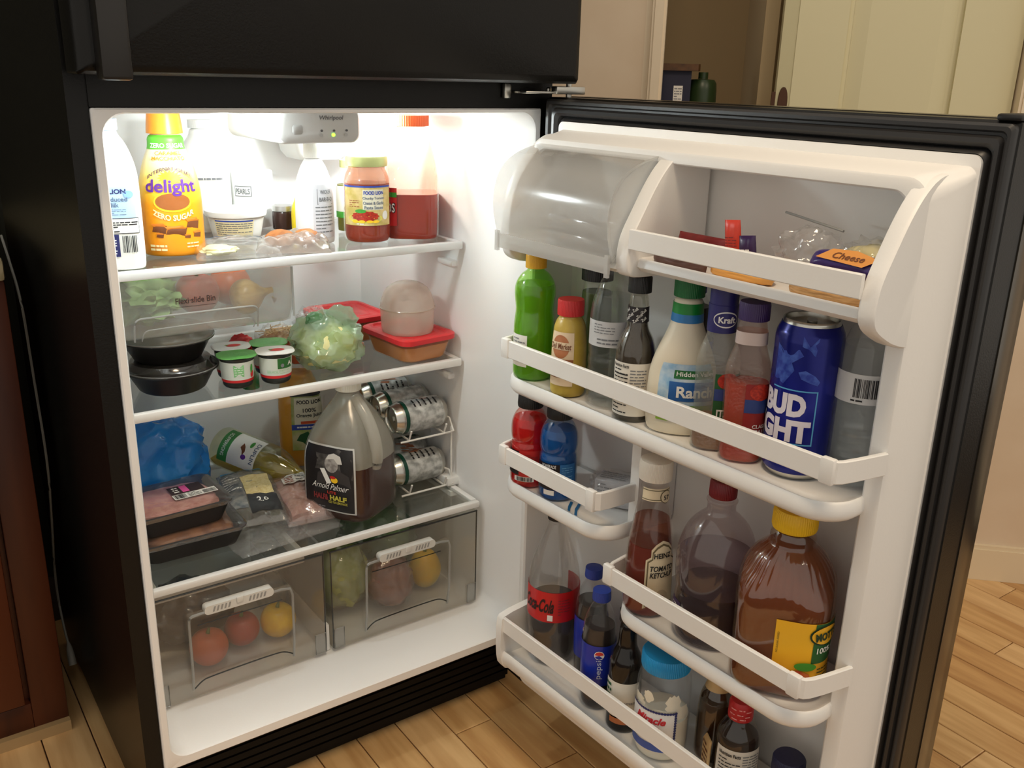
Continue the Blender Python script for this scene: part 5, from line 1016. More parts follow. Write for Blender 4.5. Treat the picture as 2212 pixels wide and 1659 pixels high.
def rcan(label, y, z, spin, dark=False):
    r = 0.0325; t, S = can('drink_can', label, 'can', (0.544, y, z), 0, None, None, r, 0.118, 'drink cans in the wire rack')
    m4 = Matrix.Rotation(pi / 2, 4, 'Y') @ Matrix.Rotation(spin, 4, 'Z') @ Matrix.Translation((0, 0, 0))
    m4 = Matrix.Translation((0.119, 0, 0)) @ Matrix.Rotation(-pi / 2, 4, 'Y') @ Matrix.Rotation(spin, 4, 'Z')
    b = S.mesh('can_body', ALU, t, smooth=35); b.matrix_local = m4
    S.turn = 0
    for nm, mt, v0, v1, o in (('print_sleeve', SELZ if not dark else M('can_black', (30, 32, 32), 0.3), 0.013, 0.099, 0.0003),):
        q = grid(nm, mt, t, lambda u, v: S.pt(S.R(v), v, u, o), 0, 2 * pi * 0.999, v0, v1, 48, 4); q.matrix_local = m4
    q2 = grid('green_band', CG, t, lambda u, v: S.pt(S.R(v), v, u, 0.0006), 0, 2 * pi * 0.999, 0.092, 0.0995, 48, 1); q2.matrix_local = m4
    q3 = grid('dark_panel', CG, t, lambda u, v: S.pt(S.R(v), v, u, 0.0007), -pi / 2 + 0.9, -pi / 2 + 2.3, 0.016, 0.060, 18, 3); q3.matrix_local = m4
    q4 = G()
    rk = random.Random(int(y * 1000))
    for k in range(9):
        a = -pi / 2 + rk.uniform(-0.55, 0.35); v = rk.uniform(0.03, 0.055); q4.add([S.pt(S.R(v), v, a, 0.0009), S.pt(S.R(v), v + 0.018, a + 0.12, 0.0009), S.pt(S.R(v), v + 0.020, a + 0.20, 0.0009), S.pt(S.R(v), v + 0.002, a + 0.1, 0.0009)], [(0, 1, 2, 3)])
    q4 = q4.mk('picture', M('print_sienna', (170, 98, 56), 0.5), t, 0); q4.matrix_local = m4
    SS = S; SS.turn = -0.9; l1 = lines(S, t, PB, -0.004, 0.016, 0.020, 0.08, 5, int(y * 99), 0.3, 0.0010); l1.matrix_local = m4
    tab = G().loft([[(x, y_, 0.1135) for x, y_ in rrect(-0.004, 0.012, -0.006, 0.006, 0.004)], [(x, y_, 0.1150) for x, y_ in rrect(-0.004, 0.012, -0.006, 0.006, 0.004)]], cap0=True, cap1=True).mk('pull_tab', ALU, t); tab.matrix_local = m4
zt, zb_ = Z3 + 0.1205 + 0.033, Z3 + 0.0055 + 0.033
rcan('nearest can on the upper tier of the wire rack', 0.252, zt, 1.9); rcan('second can on the upper tier of the wire rack', 0.3225, zt + 0.002, 2.6); rcan('farthest can on the upper tier of the wire rack', 0.3945, zt + 0.004, 1.4)
rcan('nearest can on the lower tier of the wire rack', 0.260, zb_, 1.9); rcan('second can on the lower tier of the wire rack', 0.332, zb_ + 0.002, 0.6)

# ---- crisper contents
ZC = 0.1715
fruit('lemon', 'yellow lemon in the left crisper', 'lemon', 0.280, 0.222, ZC, 0.0335, (236, 190, 40), sz=1.0, var=(60, (220, 170, 30)))
fruit('peach', 'red peach beside the lemon in the left crisper', 'peach', 0.213, 0.232, ZC, 0.0325, (166, 60, 48), group='fruit in the left crisper')
fruit('peach', 'orange peach at the left of the left crisper', 'peach', 0.142, 0.205, ZC, 0.0345, (190, 92, 56), group='fruit in the left crisper')
bagthing('fruit_bag', 'grey plastic bag behind the peaches in the left crisper', 'plastic bag', 0.135, 0.310, ZC, 0.085, 0.06, 0.060, CLEAR('dark_film', (150, 148, 150), 0.3, (90, 88, 92), 0.15, 0.08, bump=(50, 0.6)), 8, 0.35, 4, inner=M('fruit_dark_orange', (150, 84, 40), 0.5), iscale=0.75)
bagthing('clear_bag', 'loose clear bag at the right of the left crisper', 'plastic bag', 0.300, 0.300, ZC, 0.028, 0.05, 0.05, FILM, 18, 0.4, 5)
bagthing('lettuce_bag', 'green lettuce in a clear bag at the left of the right crisper', 'produce bag', 0.425, 0.255, ZC, 0.062, 0.06, 0.075, CLEAR('crisper_film', (236, 242, 230), 0.14, (210, 220, 200), 0.12, 0.10, bump=(55, 0.6)), 22, 0.3, 4, inner=M('leaf_yellow_green', (150, 160, 70), 0.6, var=(20, (190, 194, 110))), iscale=0.92)
bagthing('potato_bag', 'bag of pinkish potatoes in the middle of the right crisper', 'produce bag', 0.510, 0.205, ZC, 0.050, 0.040, 0.058, CLEAR('potato_film', (236, 220, 214), 0.25, (196, 160, 150), 0.15, 0.08, bump=(60, 0.6)), 24, 0.25, 4, inner=M('potato_rose', (150, 100, 90), 0.6, var=(40, (176, 128, 112))), iscale=0.9)
t = fruit('mango', 'yellow mango at the right of the right crisper', 'mango', 0.605, 0.225, ZC, 0.034, (222, 176, 52), sz=1.35, var=(20, (196, 176, 80)), pear=0.25)
bagthing('cabbage_bag', 'pale green vegetable bag at the back of the right crisper', 'produce bag', 0.555, 0.350, ZC, 0.085, 0.07, 0.080, CLEAR('pale_green_film', (220, 236, 216), 0.3, (150, 176, 140), 0.12, 0.08, bump=(50, 0.6)), 27, 0.3, 4, inner=M('cabbage_green', (120, 150, 100), 0.6), iscale=0.85)
# ================================================================== THINGS IN THE DOOR
def dthing(name, label, cat, a, o, z, S, mat, **kw):
    p = DW(a, o, z); return bottle(name, label, cat, p.x, p.y, z, S, mat, **kw)
DZ1, DZ2, DZ3, DZ4, DZ5 = 0.9692, 0.7352, 0.5532, 0.4462, 0.2253

# ---- second row
S = Lathe([(0, 0), (0.026, 0), (0.0315, 0.004), (0.0330, 0.014), (0.0330, 0.085), (0.0315, 0.100), (0.0300, 0.112), (0.0312, 0.124), (0.0330, 0.140), (0.0315, 0.156), (0.022, 0.171), (0.0135, 0.176), (0.0135, 0.180), (0, 0.180)])
t = dthing('lemon_juice_bottle', 'bright green lemon juice bottle with a yellow cap', 'juice bottle', 0.0945, 0.1005, DZ2, S, CLEAR('green_plastic_clear', (226, 250, 190), 0.22, (120, 206, 70), 0.12, 0.05), liq=(0.155, LIQ('lime_liquid', (164, 196, 40), 0.2, (190, 220, 80))), turn=-0.75, cap=([(0, 0.1802), (0.0165, 0.1802), (0.0165, 0.199), (0.0155, 0.201), (0, 0.201)], M('cap_golden', (226, 172, 30), 0.4), 24))
lb = wrap(S, 'label', PAPER, t, -0.020, 0.014, 0.024, 0.076); lines(S, lb, PG, -0.014, 0.011, 0.030, 0.072, 8, 3, 0.35)

S = Lathe([(0, 0), (0.024, 0), (0.027, 0.004), (0.027, 0.12), (0.024, 0.15), (0.0215, 0.162), (0.0215, 0.168), (0, 0.168)])
t = dthing('pickle_jar', 'tall clear jar of pickle brine with a black lid behind the mustard', 'jar', 0.172, 0.040, DZ2, S, PET, liq=(0.150, LIQ('brine_green', (120, 134, 76), 0.45)), cap=([(0, 0.1682), (0.0245, 0.1682), (0.0245, 0.190), (0, 0.190)], BLACKP, 24), capname='lid')

S = Lathe([(0, 0), (0.022, 0), (0.0265, 0.004), (0.0275, 0.014), (0.0270, 0.075), (0.0250, 0.098), (0.0240, 0.108), (0.0205, 0.118), (0.0165, 0.123), (0.0165, 0.126), (0, 0.126)])
t = dthing('mustard_bottle', 'yellow spicy mustard bottle with a red cap', 'mustard bottle', 0.1915, 0.1105, DZ2, S, M('mustard_brown_yellow', (196, 168, 74), 0.3, var=(24, (178, 150, 60))), turn=-0.45, cap=([(0, 0.1262), (0.0200, 0.1262), (0.0200, 0.147), (0.0190, 0.150), (0, 0.150)], M('cap_red', (204, 40, 40), 0.35), 28))
lb = wrap(S, 'label', M('label_ivory', (226, 204, 172), 0.45), t, -0.021, 0.019, 0.062, 0.103, 0.0008); lb2 = wrap(S, 'lower_label', M('label_russet', (150, 92, 56), 0.45), t, -0.021, 0.019, 0.020, 0.062, 0.0008); blob(S, 'roundel', M('print_russet', (176, 112, 72), 0.5), lb, -0.002, 0.081, 0.0145, 0.0180, 0.0012)
wrap(S, 'name_strip', M('label_ivory', (226, 204, 172), 0.45), lb, -0.0195, 0.0165, 0.0765, 0.0880, 0.0018, 14, 1); write(S, lb, 'Deli Market', -0.0015, 0.0822, 0.0092, BROWN, w=0.033, shear=0.2, off=0.0026)
write(S, lb2, 'BOLD & SPICY', -0.005, 0.0535, 0.0042, M('print_gold', (226, 160, 60), 0.5), w=0.022, off=0.0014); write(S, lb2, 'SPICY BROWN', -0.001, 0.0475, 0.0055, PW, w=0.034, bold=0.03, off=0.0014); write(S, lb2, 'MUSTARD', -0.001, 0.040, 0.0055, PW, w=0.026, bold=0.03, off=0.0014); wrap(S, 'footer', M('label_ivory', (226, 204, 172), 0.45), lb2, -0.021, 0.019, 0.020, 0.032, 0.0014, 14, 1)

def waterprof(h, k=1.0): return [(r_, z_ * k) for r_, z_ in [(0, 0), (0.024, 0), (0.0300, 0.004), (0.0325, 0.014), (0.0325, 0.020), (0.0312, 0.024), (0.0325, 0.028), (0.0325, 0.036), (0.0312, 0.040), (0.0325, 0.044), (0.0325, 0.052), (0.0312, 0.056), (0.0325, 0.060), (0.0325, 0.068), (0.0312, 0.072), (0.0325, 0.078), (0.0325, 0.125), (0.0300, 0.145), (0.022, 0.168), (0.0145, 0.182), (0.0130, 0.186), (0.0130, h), (0, h)]]
WTR = CLEAR('water_liquid', (252, 254, 254), 0.05, (230, 236, 238), 0.03, 0.015)
S = Lathe(waterprof(0.190, 1.08), it=1)
t = dthing('water_bottle', 'clear ribbed water bottle beside the soy sauce, third from the left', 'water bottle', 0.2615, 0.0920, DZ2, S, PET, liq=(0.168, WTR), turn=0.10, cap=([(0, 0.2054), (0.0145, 0.2054), (0.0145, 0.2185), (0, 0.2185)], M('cap_clear_white', (225, 226, 224), 0.4), 24))
lb = wrap(S, 'label', M('label_frost_white', (206, 206, 206), 0.45), t, -0.046, 0.046, 0.096, 0.134); lines(S, lb, PG, -0.030, 0.002, 0.115, 0.131, 4, 3, 0.3); barcode(S, lb, 0.0155, 0.034, 0.100, 0.126); g_ = lines(S, lb, PG, -0.024, 0.010, 0.099, 0.110, 2, 9, 0.4)

S = Lathe([(0, 0), (0.025, 0), (0.0282, 0.003), (0.0285, 0.012), (0.0285, 0.092), (0.0280, 0.104), (0.0235, 0.120), (0.0165, 0.132), (0.0145, 0.142), (0.0135, 0.185), (0, 0.185)])
t = dthing('steak_sauce_bottle', 'dark brown sauce bottle with a black cap and nutrition label', 'sauce bottle', 0.3230, 0.1020, DZ2, S, CLEAR('smoke_glass', (246, 246, 240), 0.10, (180, 176, 160), 0.05, 0.06), liq=(0.155, M('brown_sauce', (44, 28, 16), 0.2)), turn=-0.30, cap=([(0, 0.1852), (0.0162, 0.1852), (0.0162, 0.206), (0.0150, 0.2085), (0, 0.2085)], BLACKP, 24))
lb = wrap(S, 'label', M('label_ivory_white', (222, 216, 204), 0.45), t, -0.030, 0.044, 0.010, 0.088); lines(S, lb, PB, -0.024, 0.000, 0.012, 0.080, 12, 3, 0.3); lines(S, lb, PG, 0.003, 0.026, 0.026, 0.080, 12, 5, 0.35); write(S, lb, 'Nutrition Facts', -0.012, 0.0835, 0.0048, PB, w=0.026, bold=0.03)
wrap(S, 'rule', PB, lb, -0.024, 0.000, 0.0700, 0.0718, 0.0013, 6, 1)
nb = wrap(S, 'neck_label', M('label_black', (32, 26, 30), 0.4), t, -0.026, 0.026, 0.144, 0.166, 0.0008)
for k, (u, v) in enumerate(((-0.012, 0.160), (0.000, 0.162), (0.011, 0.160), (-0.006, 0.154), (0.006, 0.154), (-0.012, 0.148), (0.001, 0.147), (0.012, 0.149))): write(S, nb, 'Zoll', u, v, 0.0040, PW, w=0.008, rot=0.6, off=0.0015)

S = Lathe([(0, 0), (0.024, 0), (0.0290, 0.006), (0.0300, 0.02), (0.0300, 0.10), (0.0300, 0.135), (0.0265, 0.158), (0.018, 0.176), (0.013, 0.184), (0, 0.184)])
t = dthing('cola_bottle', 'dark cola bottle with a blue label behind the ranch bottle', 'soda bottle', 0.3640, 0.0320, DZ2, S, PET, liq=(0.165, M('cola_dark', (26, 16, 14), 0.3)), cap=([(0, 0.1842), (0.0145, 0.1842), (0.0145, 0.198), (0, 0.198)], M('cap_blue', (34, 52, 150), 0.4), 24)); wrap(S, 'label', M('label_royal_blue', (28, 50, 160), 0.35), t, -0.08, 0.08, 0.062, 0.118, 0.0006, 30, 3)

S = Lathe([(0, 0), (0.040, 0), (0.0455, 0.005), (0.0475, 0.020), (0.0475, 0.060), (0.0455, 0.090), (0.0380, 0.115), (0.0270, 0.140), (0.0215, 0.156), (0.0205, 0.165), (0.0200, 0.192), (0, 0.192)], sx=1.0, sy=lambda z: 0.62 + 0.38 * min(1, max(0, (z - 0.09) / 0.06)))
t = dthing('ranch_bottle', 'white ranch dressing bottle with a green cap', 'dressing bottle', 0.3980, 0.0850, DZ2, S, M('ranch_cream', (226, 216, 194), 0.3), turn=0.12, cap=([(0, 0.1922), (0.0205, 0.1922), (0.0205, 0.216), (0, 0.216)], M('cap_emerald', (20, 104, 52), 0.4), 28))
wrap(S, 'green_sleeve', M('print_kelly', (16, 128, 48), 0.4), t, -0.063, 0.063, 0.1700, 0.1845, 0.0008, 40, 1); wrap(S, 'blue_sleeve', M('print_cerulean', (44, 118, 180), 0.4), t, -0.063, 0.063, 0.1585, 0.1700, 0.0008, 40, 1)
def offs(S, k): pass
lb = wrap(S, 'label', M('label_sky', (124, 176, 216), 0.45, var=(40, (206, 222, 232))), t, -0.032, 0.036, 0.022, 0.104, 0.0008, 20, 12); wrap(S, 'green_hills', M('print_hill', (90, 150, 40), 0.5, var=(50, (140, 180, 50))), lb, -0.032, 0.036, 0.022, 0.046, 0.0013, 20, 3)
p1 = wrap(S, 'name_banner', M('print_bottle_green', (30, 110, 52), 0.45), lb, -0.013, 0.034, 0.0835, 0.0955, 0.0014, 14, 2); write(S, lb, 'Hidden Valley', 0.0115, 0.0895, 0.0085, PW, w=0.044, bold=0.02, off=0.0020); p2 = wrap(S, 'flavour_banner', M('print_azure', (34, 94, 166), 0.45), lb, -0.018, 0.036, 0.0520, 0.0790, 0.0014, 14, 3); write(S, lb, 'Ranch', 0.0115, 0.0650, 0.0160, PW, w=0.042, bold=0.03, off=0.0020)

def kraft(label, a, o, level, mat, dress, word, wmat, bands, turn):
    S = Lathe([(0, 0), (0.024, 0), (0.0285, 0.004), (0.0295, 0.014), (0.0270, 0.034), (0.0280, 0.060), (0.0300, 0.110), (0.0290, 0.130), (0.0235, 0.150), (0.0185, 0.160), (0.0180, 0.178), (0, 0.178)], n=2.6, sy=0.86)
    return S
S = Lathe([(0, 0), (0.023, 0), (0.0275, 0.004), (0.0282, 0.014), (0.0262, 0.034), (0.0270, 0.060), (0.0290, 0.108), (0.0280, 0.126), (0.0215, 0.146), (0.0180, 0.156), (0.0175, 0.170), (0, 0.170)], n=2.6, sy=0.85)
t = dthing('italian_dressing', 'clear Italian dressing bottle with a navy cap, next to the ranch', 'dressing bottle', 0.4640, 0.0935, DZ2, S, CLEAR('dressing_pet', (250, 250, 246), 0.14, (226, 226, 216), 0.08, 0.08, bump=(260, 0.5)), liq=(0.042, LIQ('dressing_amber', (178, 120, 62), 0.2)), turn=0.72)
S.mesh('dressing_film', CLEAR('oily_film', (236, 228, 196), 0.25, (214, 200, 150), 0.2, 0.02), t, 0.96, zmin=0.043, zmax=0.15) if False else None
CAP([(0, 0.1605), (0.0190, 0.1605), (0.0190, 0.196), (0.0182, 0.197), (0.0182, 0.218), (0, 0.218)], M('cap_navy', (40, 38, 104), 0.4), t)
SC_ = Lathe([(0.0190, 0.1605), (0.0190, 0.197)], it=0); SC_.turn = 0.25
o_ = blob(SC_, 'oval_rim', PW, t, 0.0, 0.1785, 0.0165, 0.0105, 0.0006, 28, 0.178); blob(SC_, 'oval_field', M('cap_navy', (40, 38, 104), 0.4), o_, 0.0, 0.1785, 0.0150, 0.0088, 0.0010, 28, 0.178); write(SC_, o_, 'Kraft', 0.001, 0.1785, 0.0085, PW, w=0.021, bold=0.03, off=0.0015)
lb = wrap(S, 'label', M('label_forest', (28, 84, 40), 0.45), t, -0.020, 0.022, 0.034, 0.108); blob(S, 'tomato_picture', M('print_tomato', (190, 50, 26), 0.5, var=(300, (150, 30, 16))), lb, -0.006, 0.099, 0.012, 0.011, 0.0012); wrap(S, 'blue_panel', M('print_marine', (40, 60, 120), 0.45), lb, -0.020, 0.022, 0.072, 0.088, 0.0010, 10, 2); write(S, lb, 'ITALIAN', 0.002, 0.0545, 0.0105, PW, w=0.034, bold=0.03, off=0.0014)

S = Lathe([(0, 0), (0.023, 0), (0.0275, 0.004), (0.0282, 0.014), (0.0262, 0.034), (0.0270, 0.060), (0.0290, 0.108), (0.0280, 0.126), (0.0215, 0.146), (0.0185, 0.156), (0.0190, 0.170), (0.0165, 0.184), (0.0165, 0.186), (0, 0.186)], n=2.6, sy=0.85)
t = dthing('catalina_dressing', 'red Catalina dressing bottle with a purple cap, next to the beer can', 'dressing bottle', 0.5130, 0.0945, DZ2, S, CLEAR('dressing_pet_red', (250, 240, 234), 0.10, (222, 178, 158), 0.08, 0.06, bump=(260, 0.4)), liq=(0.105, LIQ('catalina_red', (206, 66, 30), 0.04)), turn=0.70, cap=([(0, 0.1862), (0.0190, 0.1862), (0.0190, 0.205), (0.0182, 0.2085), (0, 0.2085)], M('cap_purple', (56, 34, 92), 0.4), 24))
grid('neck_tag', M('tag_pinkish_white', (214, 196, 190), 0.5), t, lambda u, v: S.pt(S.R(v), v, u, 0.0010), 0, 2 * pi * 0.999, 0.156, 0.172, 40, 2)
lb = wrap(S, 'label', M('label_deep_red', (140, 30, 28), 0.45), t, -0.018, 0.024, 0.028, 0.108); blob(S, 'tomato_picture', M('print_tomato', (190, 50, 26), 0.5), lb, -0.002, 0.098, 0.012, 0.011, 0.0012); wrap(S, 'blue_panel', M('print_marine', (40, 60, 120), 0.45), lb, -0.018, 0.024, 0.070, 0.088, 0.0010, 10, 2); write(S, lb, 'CLASSIC', 0.004, 0.052, 0.0050, PW, w=0.022, off=0.0014); write(S, lb, 'CATALINA', 0.003, 0.0425, 0.0100, PW, w=0.038, bold=0.03, off=0.0014)

p = DW(0.5790, 0.0690, DZ2); r = 0.0405; L = 0.199
t = thing('beer_can', 'tall blue beer can in the second door bin', 'beer can', (p.x, p.y, DZ2), face(p.x, p.y))
S = Lathe([(0, 0.006), (r * 0.70, 0.006), (r * 0.78, 0.0), (r * 0.84, 0.001), (r * 0.97, 0.010), (r, 0.016), (r, L - 0.024), (r * 0.97, L - 0.016), (r * 0.84, L - 0.004), (r * 0.845, L - 0.0015), (r * 0.82, L), (r * 0.79, L - 0.001), (r * 0.77, L - 0.007), (0, L - 0.006)], it=0, seg=56); S.mesh('can_body', ALU, t, smooth=35)
BUD = M('can_royal_blue', (24, 34, 140), 0.22, 0.35, var=(12, (18, 26, 112), (1, 1, 1)))
sl = grid('printed_sleeve', BUD, t, lambda u, v: S.pt(S.R(v), v, u, 0.0004), 0, 2 * pi * 0.9995, 0.0085, L - 0.0055, 64, 110); S.turn = 0
AQ = M('print_aqua', (90, 170, 214), 0.4); PWB = M('print_pale_lilac', (222, 216, 224), 0.45)
fr_ = G()
for (u0, u1, v0, v1) in ((-0.040, 0.0175, 0.1160, 0.1176), (0.0160, 0.0176, 0.0480, 0.1176), (-0.040, 0.0175, 0.0480, 0.0496)):
    n_ = 8
    for k in range(n_): fr_.add([S.at(u0 + (u1 - u0) * k / n_, v0, 0.0008, 0.08), S.at(u0 + (u1 - u0) * (k + 1) / n_, v0, 0.0008, 0.08), S.at(u0 + (u1 - u0) * (k + 1) / n_, v1, 0.0008, 0.08), S.at(u0 + (u1 - u0) * k / n_, v1, 0.0008, 0.08)], [(0, 1, 2, 3)])
fr_.mk('label_frame', AQ, sl, 0)
write(S, sl, 'BUD', -0.0245, 0.0975, 0.0290, PWB, w=0.0600, bold=0.055, off=0.0010); write(S, sl, 'LIGHT', -0.0330, 0.0650, 0.0290, PWB, w=0.0930, bold=0.055, off=0.0010)
PBL = M('print_periwinkle', (70, 100, 190), 0.35, 0.2, var=(140, (40, 60, 160)))
blob(S, 'eagle_wing', PBL, sl, -0.022, 0.146, 0.018, 0.024, 0.0009, poly=[(-1, -0.8), (-0.2, -1), (0.5, -0.2), (0.2, 0.3), (1, 0.6), (0.7, 0.9), (-0.4, 0.7), (-1, 1)]); blob(S, 'eagle_feathers', PBL, sl, 0.005, 0.134, 0.013, 0.010, 0.0009, poly=[(-1, 0.6), (-0.4, 0.9), (0.5, 0.3), (1, -0.4), (0.8, -0.9), (0.1, -0.6), (-0.7, -0.2)])
blob(S, 'shield', PBL, sl, 0.002, 0.172, 0.009, 0.011, 0.0008, poly=[(-1, 1), (-0.9, 1), (-0.9, 0.2), (0.6, -0.8), (1, 1), (1.1, 1), (0.8, -1), (-1, 0.0)])
write(S, sl, 'RICE, HOPS, AND WATER', -0.018, 0.028, 0.0042, AQ, w=0.060, off=0.0010)
G().loft([[(x, y_, L - 0.0050) for x, y_ in rrect(-0.006, 0.006, -0.006, 0.014, 0.005)], [(x, y_, L - 0.0035) for x, y_ in rrect(-0.006, 0.006, -0.006, 0.014, 0.005)]], cap0=True, cap1=True).mk('pull_tab', ALU, t)

S = Lathe(waterprof(0.190, 1.18), it=1)
t = dthing('water_bottle', 'clear water bottle at the right end beside the blue can', 'water bottle', 0.6410, 0.0400, DZ2, S, PET, liq=(0.176, WTR), turn=0.05, cap=([(0, 0.2244), (0.0145, 0.2244), (0.0145, 0.2365), (0, 0.2365)], M('cap_clear_white', (225, 226, 224), 0.4), 24))
lb = wrap(S, 'label', M('label_frost_white', (206, 206, 206), 0.45), t, -0.046, 0.046, 0.110, 0.146); barcode(S, lb, -0.012, 0.020, 0.118, 0.141, 7); blob(S, 'recycling_mark', PB, lb, 0.0275, 0.136, 0.004, 0.006, 0.0012, 12, star=0.5); lines(S, lb, PB, -0.014, 0.024, 0.1125, 0.116, 1, 3, 0.6)

# ---- top row: packets in the open bin, carton in the butter compartment
def packet(name, label, cat, a, o, z, w_, h, th, mat, yaw=0.0, lean=0.0, roll=0.0, seed=1, crimp=True, amp=0.12):
    p = DW(a, o, z); t = thing(name, label, cat, (p.x, p.y, p.z), -TH + yaw)
    m = Matrix.Rotation(lean, 4, 'X') @ Matrix.Rotation(roll, 4, 'Y')
    nu, nv = 16, 16; V = []; F = []
    for s in (-1, 1):
        for j in range(nv + 1):
            for i in range(nu + 1):
                u, v = -1 + 2 * i / nu, -1 + 2 * j / nv; e = (max(0, 1 - u ** 4) * max(0, 1 - v ** 4)) ** 0.6
                e += amp * noise.noise(Vector((u * 3, v * 3, seed + s)))*e
                V.append(m @ Vector((u * w_ * (1 - 0.04 * abs(v)), s * (th * e + 0.0004), (v + 1) * h)))
    N = (nu + 1) * (nv + 1)
    for s in (0, 1):
        for j in range(nv):
            for i in range(nu):
                q = s * N + j * (nu + 1) + i; F.append((q, q + 1, q + nu + 2, q + nu + 1))
    ring = list(range(nu + 1)) + [(j) * (nu + 1) + nu for j in range(1, nv + 1)] + [nv * (nu + 1) + i for i in range(nu - 1, -1, -1)] + [j * (nu + 1) for j in range(nv - 1, 0, -1)]
    F += [(ring[i], ring[(i + 1) % len(ring)], N + ring[(i + 1) % len(ring)], N + ring[i]) for i in range(len(ring))]
    zmin = min(v.z for v in V); V = [(v.x, v.y, v.z - zmin + 0.0005) for v in V]
    mk('wrapper', V, F, mat, t, 50); 
    PL = Plane(m @ Vector((0, -th - 0.0008, h)) - Vector((0, 0, zmin)), m @ Vector((1, 0, 0)), m @ Vector((0, 0, 1)))
    return t, PL
t, PL = packet('candy_pack', 'dark red candy multipack at the left of the top door bin', 'candy', 0.398, 0.075, DZ1, 0.042, 0.019, 0.007, M('wrapper_dark_red', (126, 26, 26), 0.35, var=(30, (96, 20, 20))), lean=-0.2, seed=3); write(PL, t, 'O', -0.030, 0.004, 0.010, PW)
t, PL = packet('chocolate_bar', 'brown chocolate bar lying under the candy multipack', 'candy bar', 0.405, 0.118, DZ1, 0.046, 0.009, 0.010, M('wrapper_cocoa', (96, 66, 58), 0.35), seed=5)
t, PL = packet('pink_packet', 'small pink red packet beside the candy multipack', 'packet', 0.448, 0.060, DZ1, 0.020, 0.019, 0.006, M('wrapper_rose', (190, 60, 60), 0.35), lean=-0.1, seed=6)
t, PL = packet('red_wrapper', 'upright orange red wrapper standing in the top door bin', 'wrapper', 0.468, 0.085, DZ1, 0.0125, 0.033, 0.004, M('wrapper_vermilion', (206, 62, 44), 0.35), lean=0.05, roll=-0.12, seed=8); lines(PL, t, M('print_maroon', (130, 44, 44), 0.5), -0.009, 0.009, -0.018, 0.014, 9, 3, 0.3, 0.0004)
t, PL = packet('purple_wrapper', 'small dark purple wrapper leaning in the top door bin', 'wrapper', 0.502, 0.100, DZ1, 0.0125, 0.026, 0.004, M('wrapper_plum', (54, 32, 76), 0.3), roll=-0.15, seed=9); lines(PL, t, PW, -0.006, 0.006, -0.012, 0.012, 4, 3, 0.3, 0.0004)
t, PL = packet('orange_cheese_pack', 'flat orange cheese slices under the front rail', 'cheese pack', 0.497, 0.105, DZ1, 0.046, 0.0075, 0.022, M('wrapper_cheddar', (226, 166, 84), 0.4), seed=11, amp=0.05)
p = DW(0.555, 0.055, DZ1); bagthing('cheese_bag', 'clear zip bag with a grey slider seal in the top door bin', 'zip bag', p.x, p.y, DZ1, 0.045, 0.030, 0.036, FILM, 31, 0.4, 4.5, rot=-TH)
g = G().tube([DW(0.510, 0.050, 1.050) - p, DW(0.600, 0.062, 1.040) - p], 0.0016, 6); g.V = [tuple(Vector(v)) for v in g.V]
t = bpy.data.objects['cheese_bag']; sl_ = g.mk('slider_seal', M('seal_grey', (150, 150, 146), 0.4), t); sl_.matrix_local = Matrix.Rotation(TH, 4, 'Z')
p = DW(0.632, 0.048, DZ1); bagthing('sliced_cheese_bag', 'bag of pale yellow cheese at the right of the top door bin', 'cheese bag', p.x, p.y, DZ1, 0.046, 0.026, 0.034, FILM, 37, 0.35, 4, rot=-TH, inner=M('cheese_pale_yellow', (222, 206, 130), 0.5, var=(40, (206, 196, 150))), iscale=0.85)
t, PL = packet('purple_cheese_pack', 'purple and orange cheese packet lying in the top door bin', 'cheese pack', 0.628, 0.096, DZ1 + 0.0185, 0.050, 0.014, 0.016, M('wrapper_violet', (60, 44, 110), 0.3), lean=-0.75, seed=15); 
blob(PL, 'orange_panel', M('print_marigold', (222, 150, 70), 0.5), t, 0.004, 0.002, 0.038, 0.010, 0.0012, poly=[(-1, -0.6), (0.6, -1), (1, 0.3), (0.2, 1), (-0.6, 0.8)]); write(PL, t, 'Cheese', 0.006, 0.002, 0.0085, BROWN, w=0.040, shear=0.3, off=0.0018)
t, PL = packet('cracker_sleeve', 'sleeve of tan crackers under the front rail, right', 'crackers', 0.622, 0.112, DZ1, 0.050, 0.0090, 0.0200, M('cracker_tan', (214, 172, 118), 0.5, var=(80, (190, 146, 92), (1, 1, 8))), seed=17, amp=0.05)

p = DW(0.205, 0.055, 0.9612); t = thing('egg_carton', 'clear plastic egg carton inside the butter compartment', 'carton', (p.x, p.y, p.z), -TH)
ECP = CLEAR('egg_carton_plastic', (240, 240, 240), 0.35, (226, 226, 226), 0.08, 0.14); rbox('base', -0.062, 0.062, -0.070, 0.030, 0.0, 0.024, ECP, t, 0.005)
lidg = rbox('lid', -0.062, 0.062, -0.070, 0.030, 0.0255, 0.048, ECP, t, 0.006)
for i in range(6):
    for j in range(2):
        g = G().lathe([(0.0085, 0), (0.0080, 0.004), (0.005, 0.008), (0.001, 0.0095)], 12, (-0.048 + 0.019 * i, -0.048 + 0.036 * j, 0.0475)); g.mk('dimple', ECP, lidg)

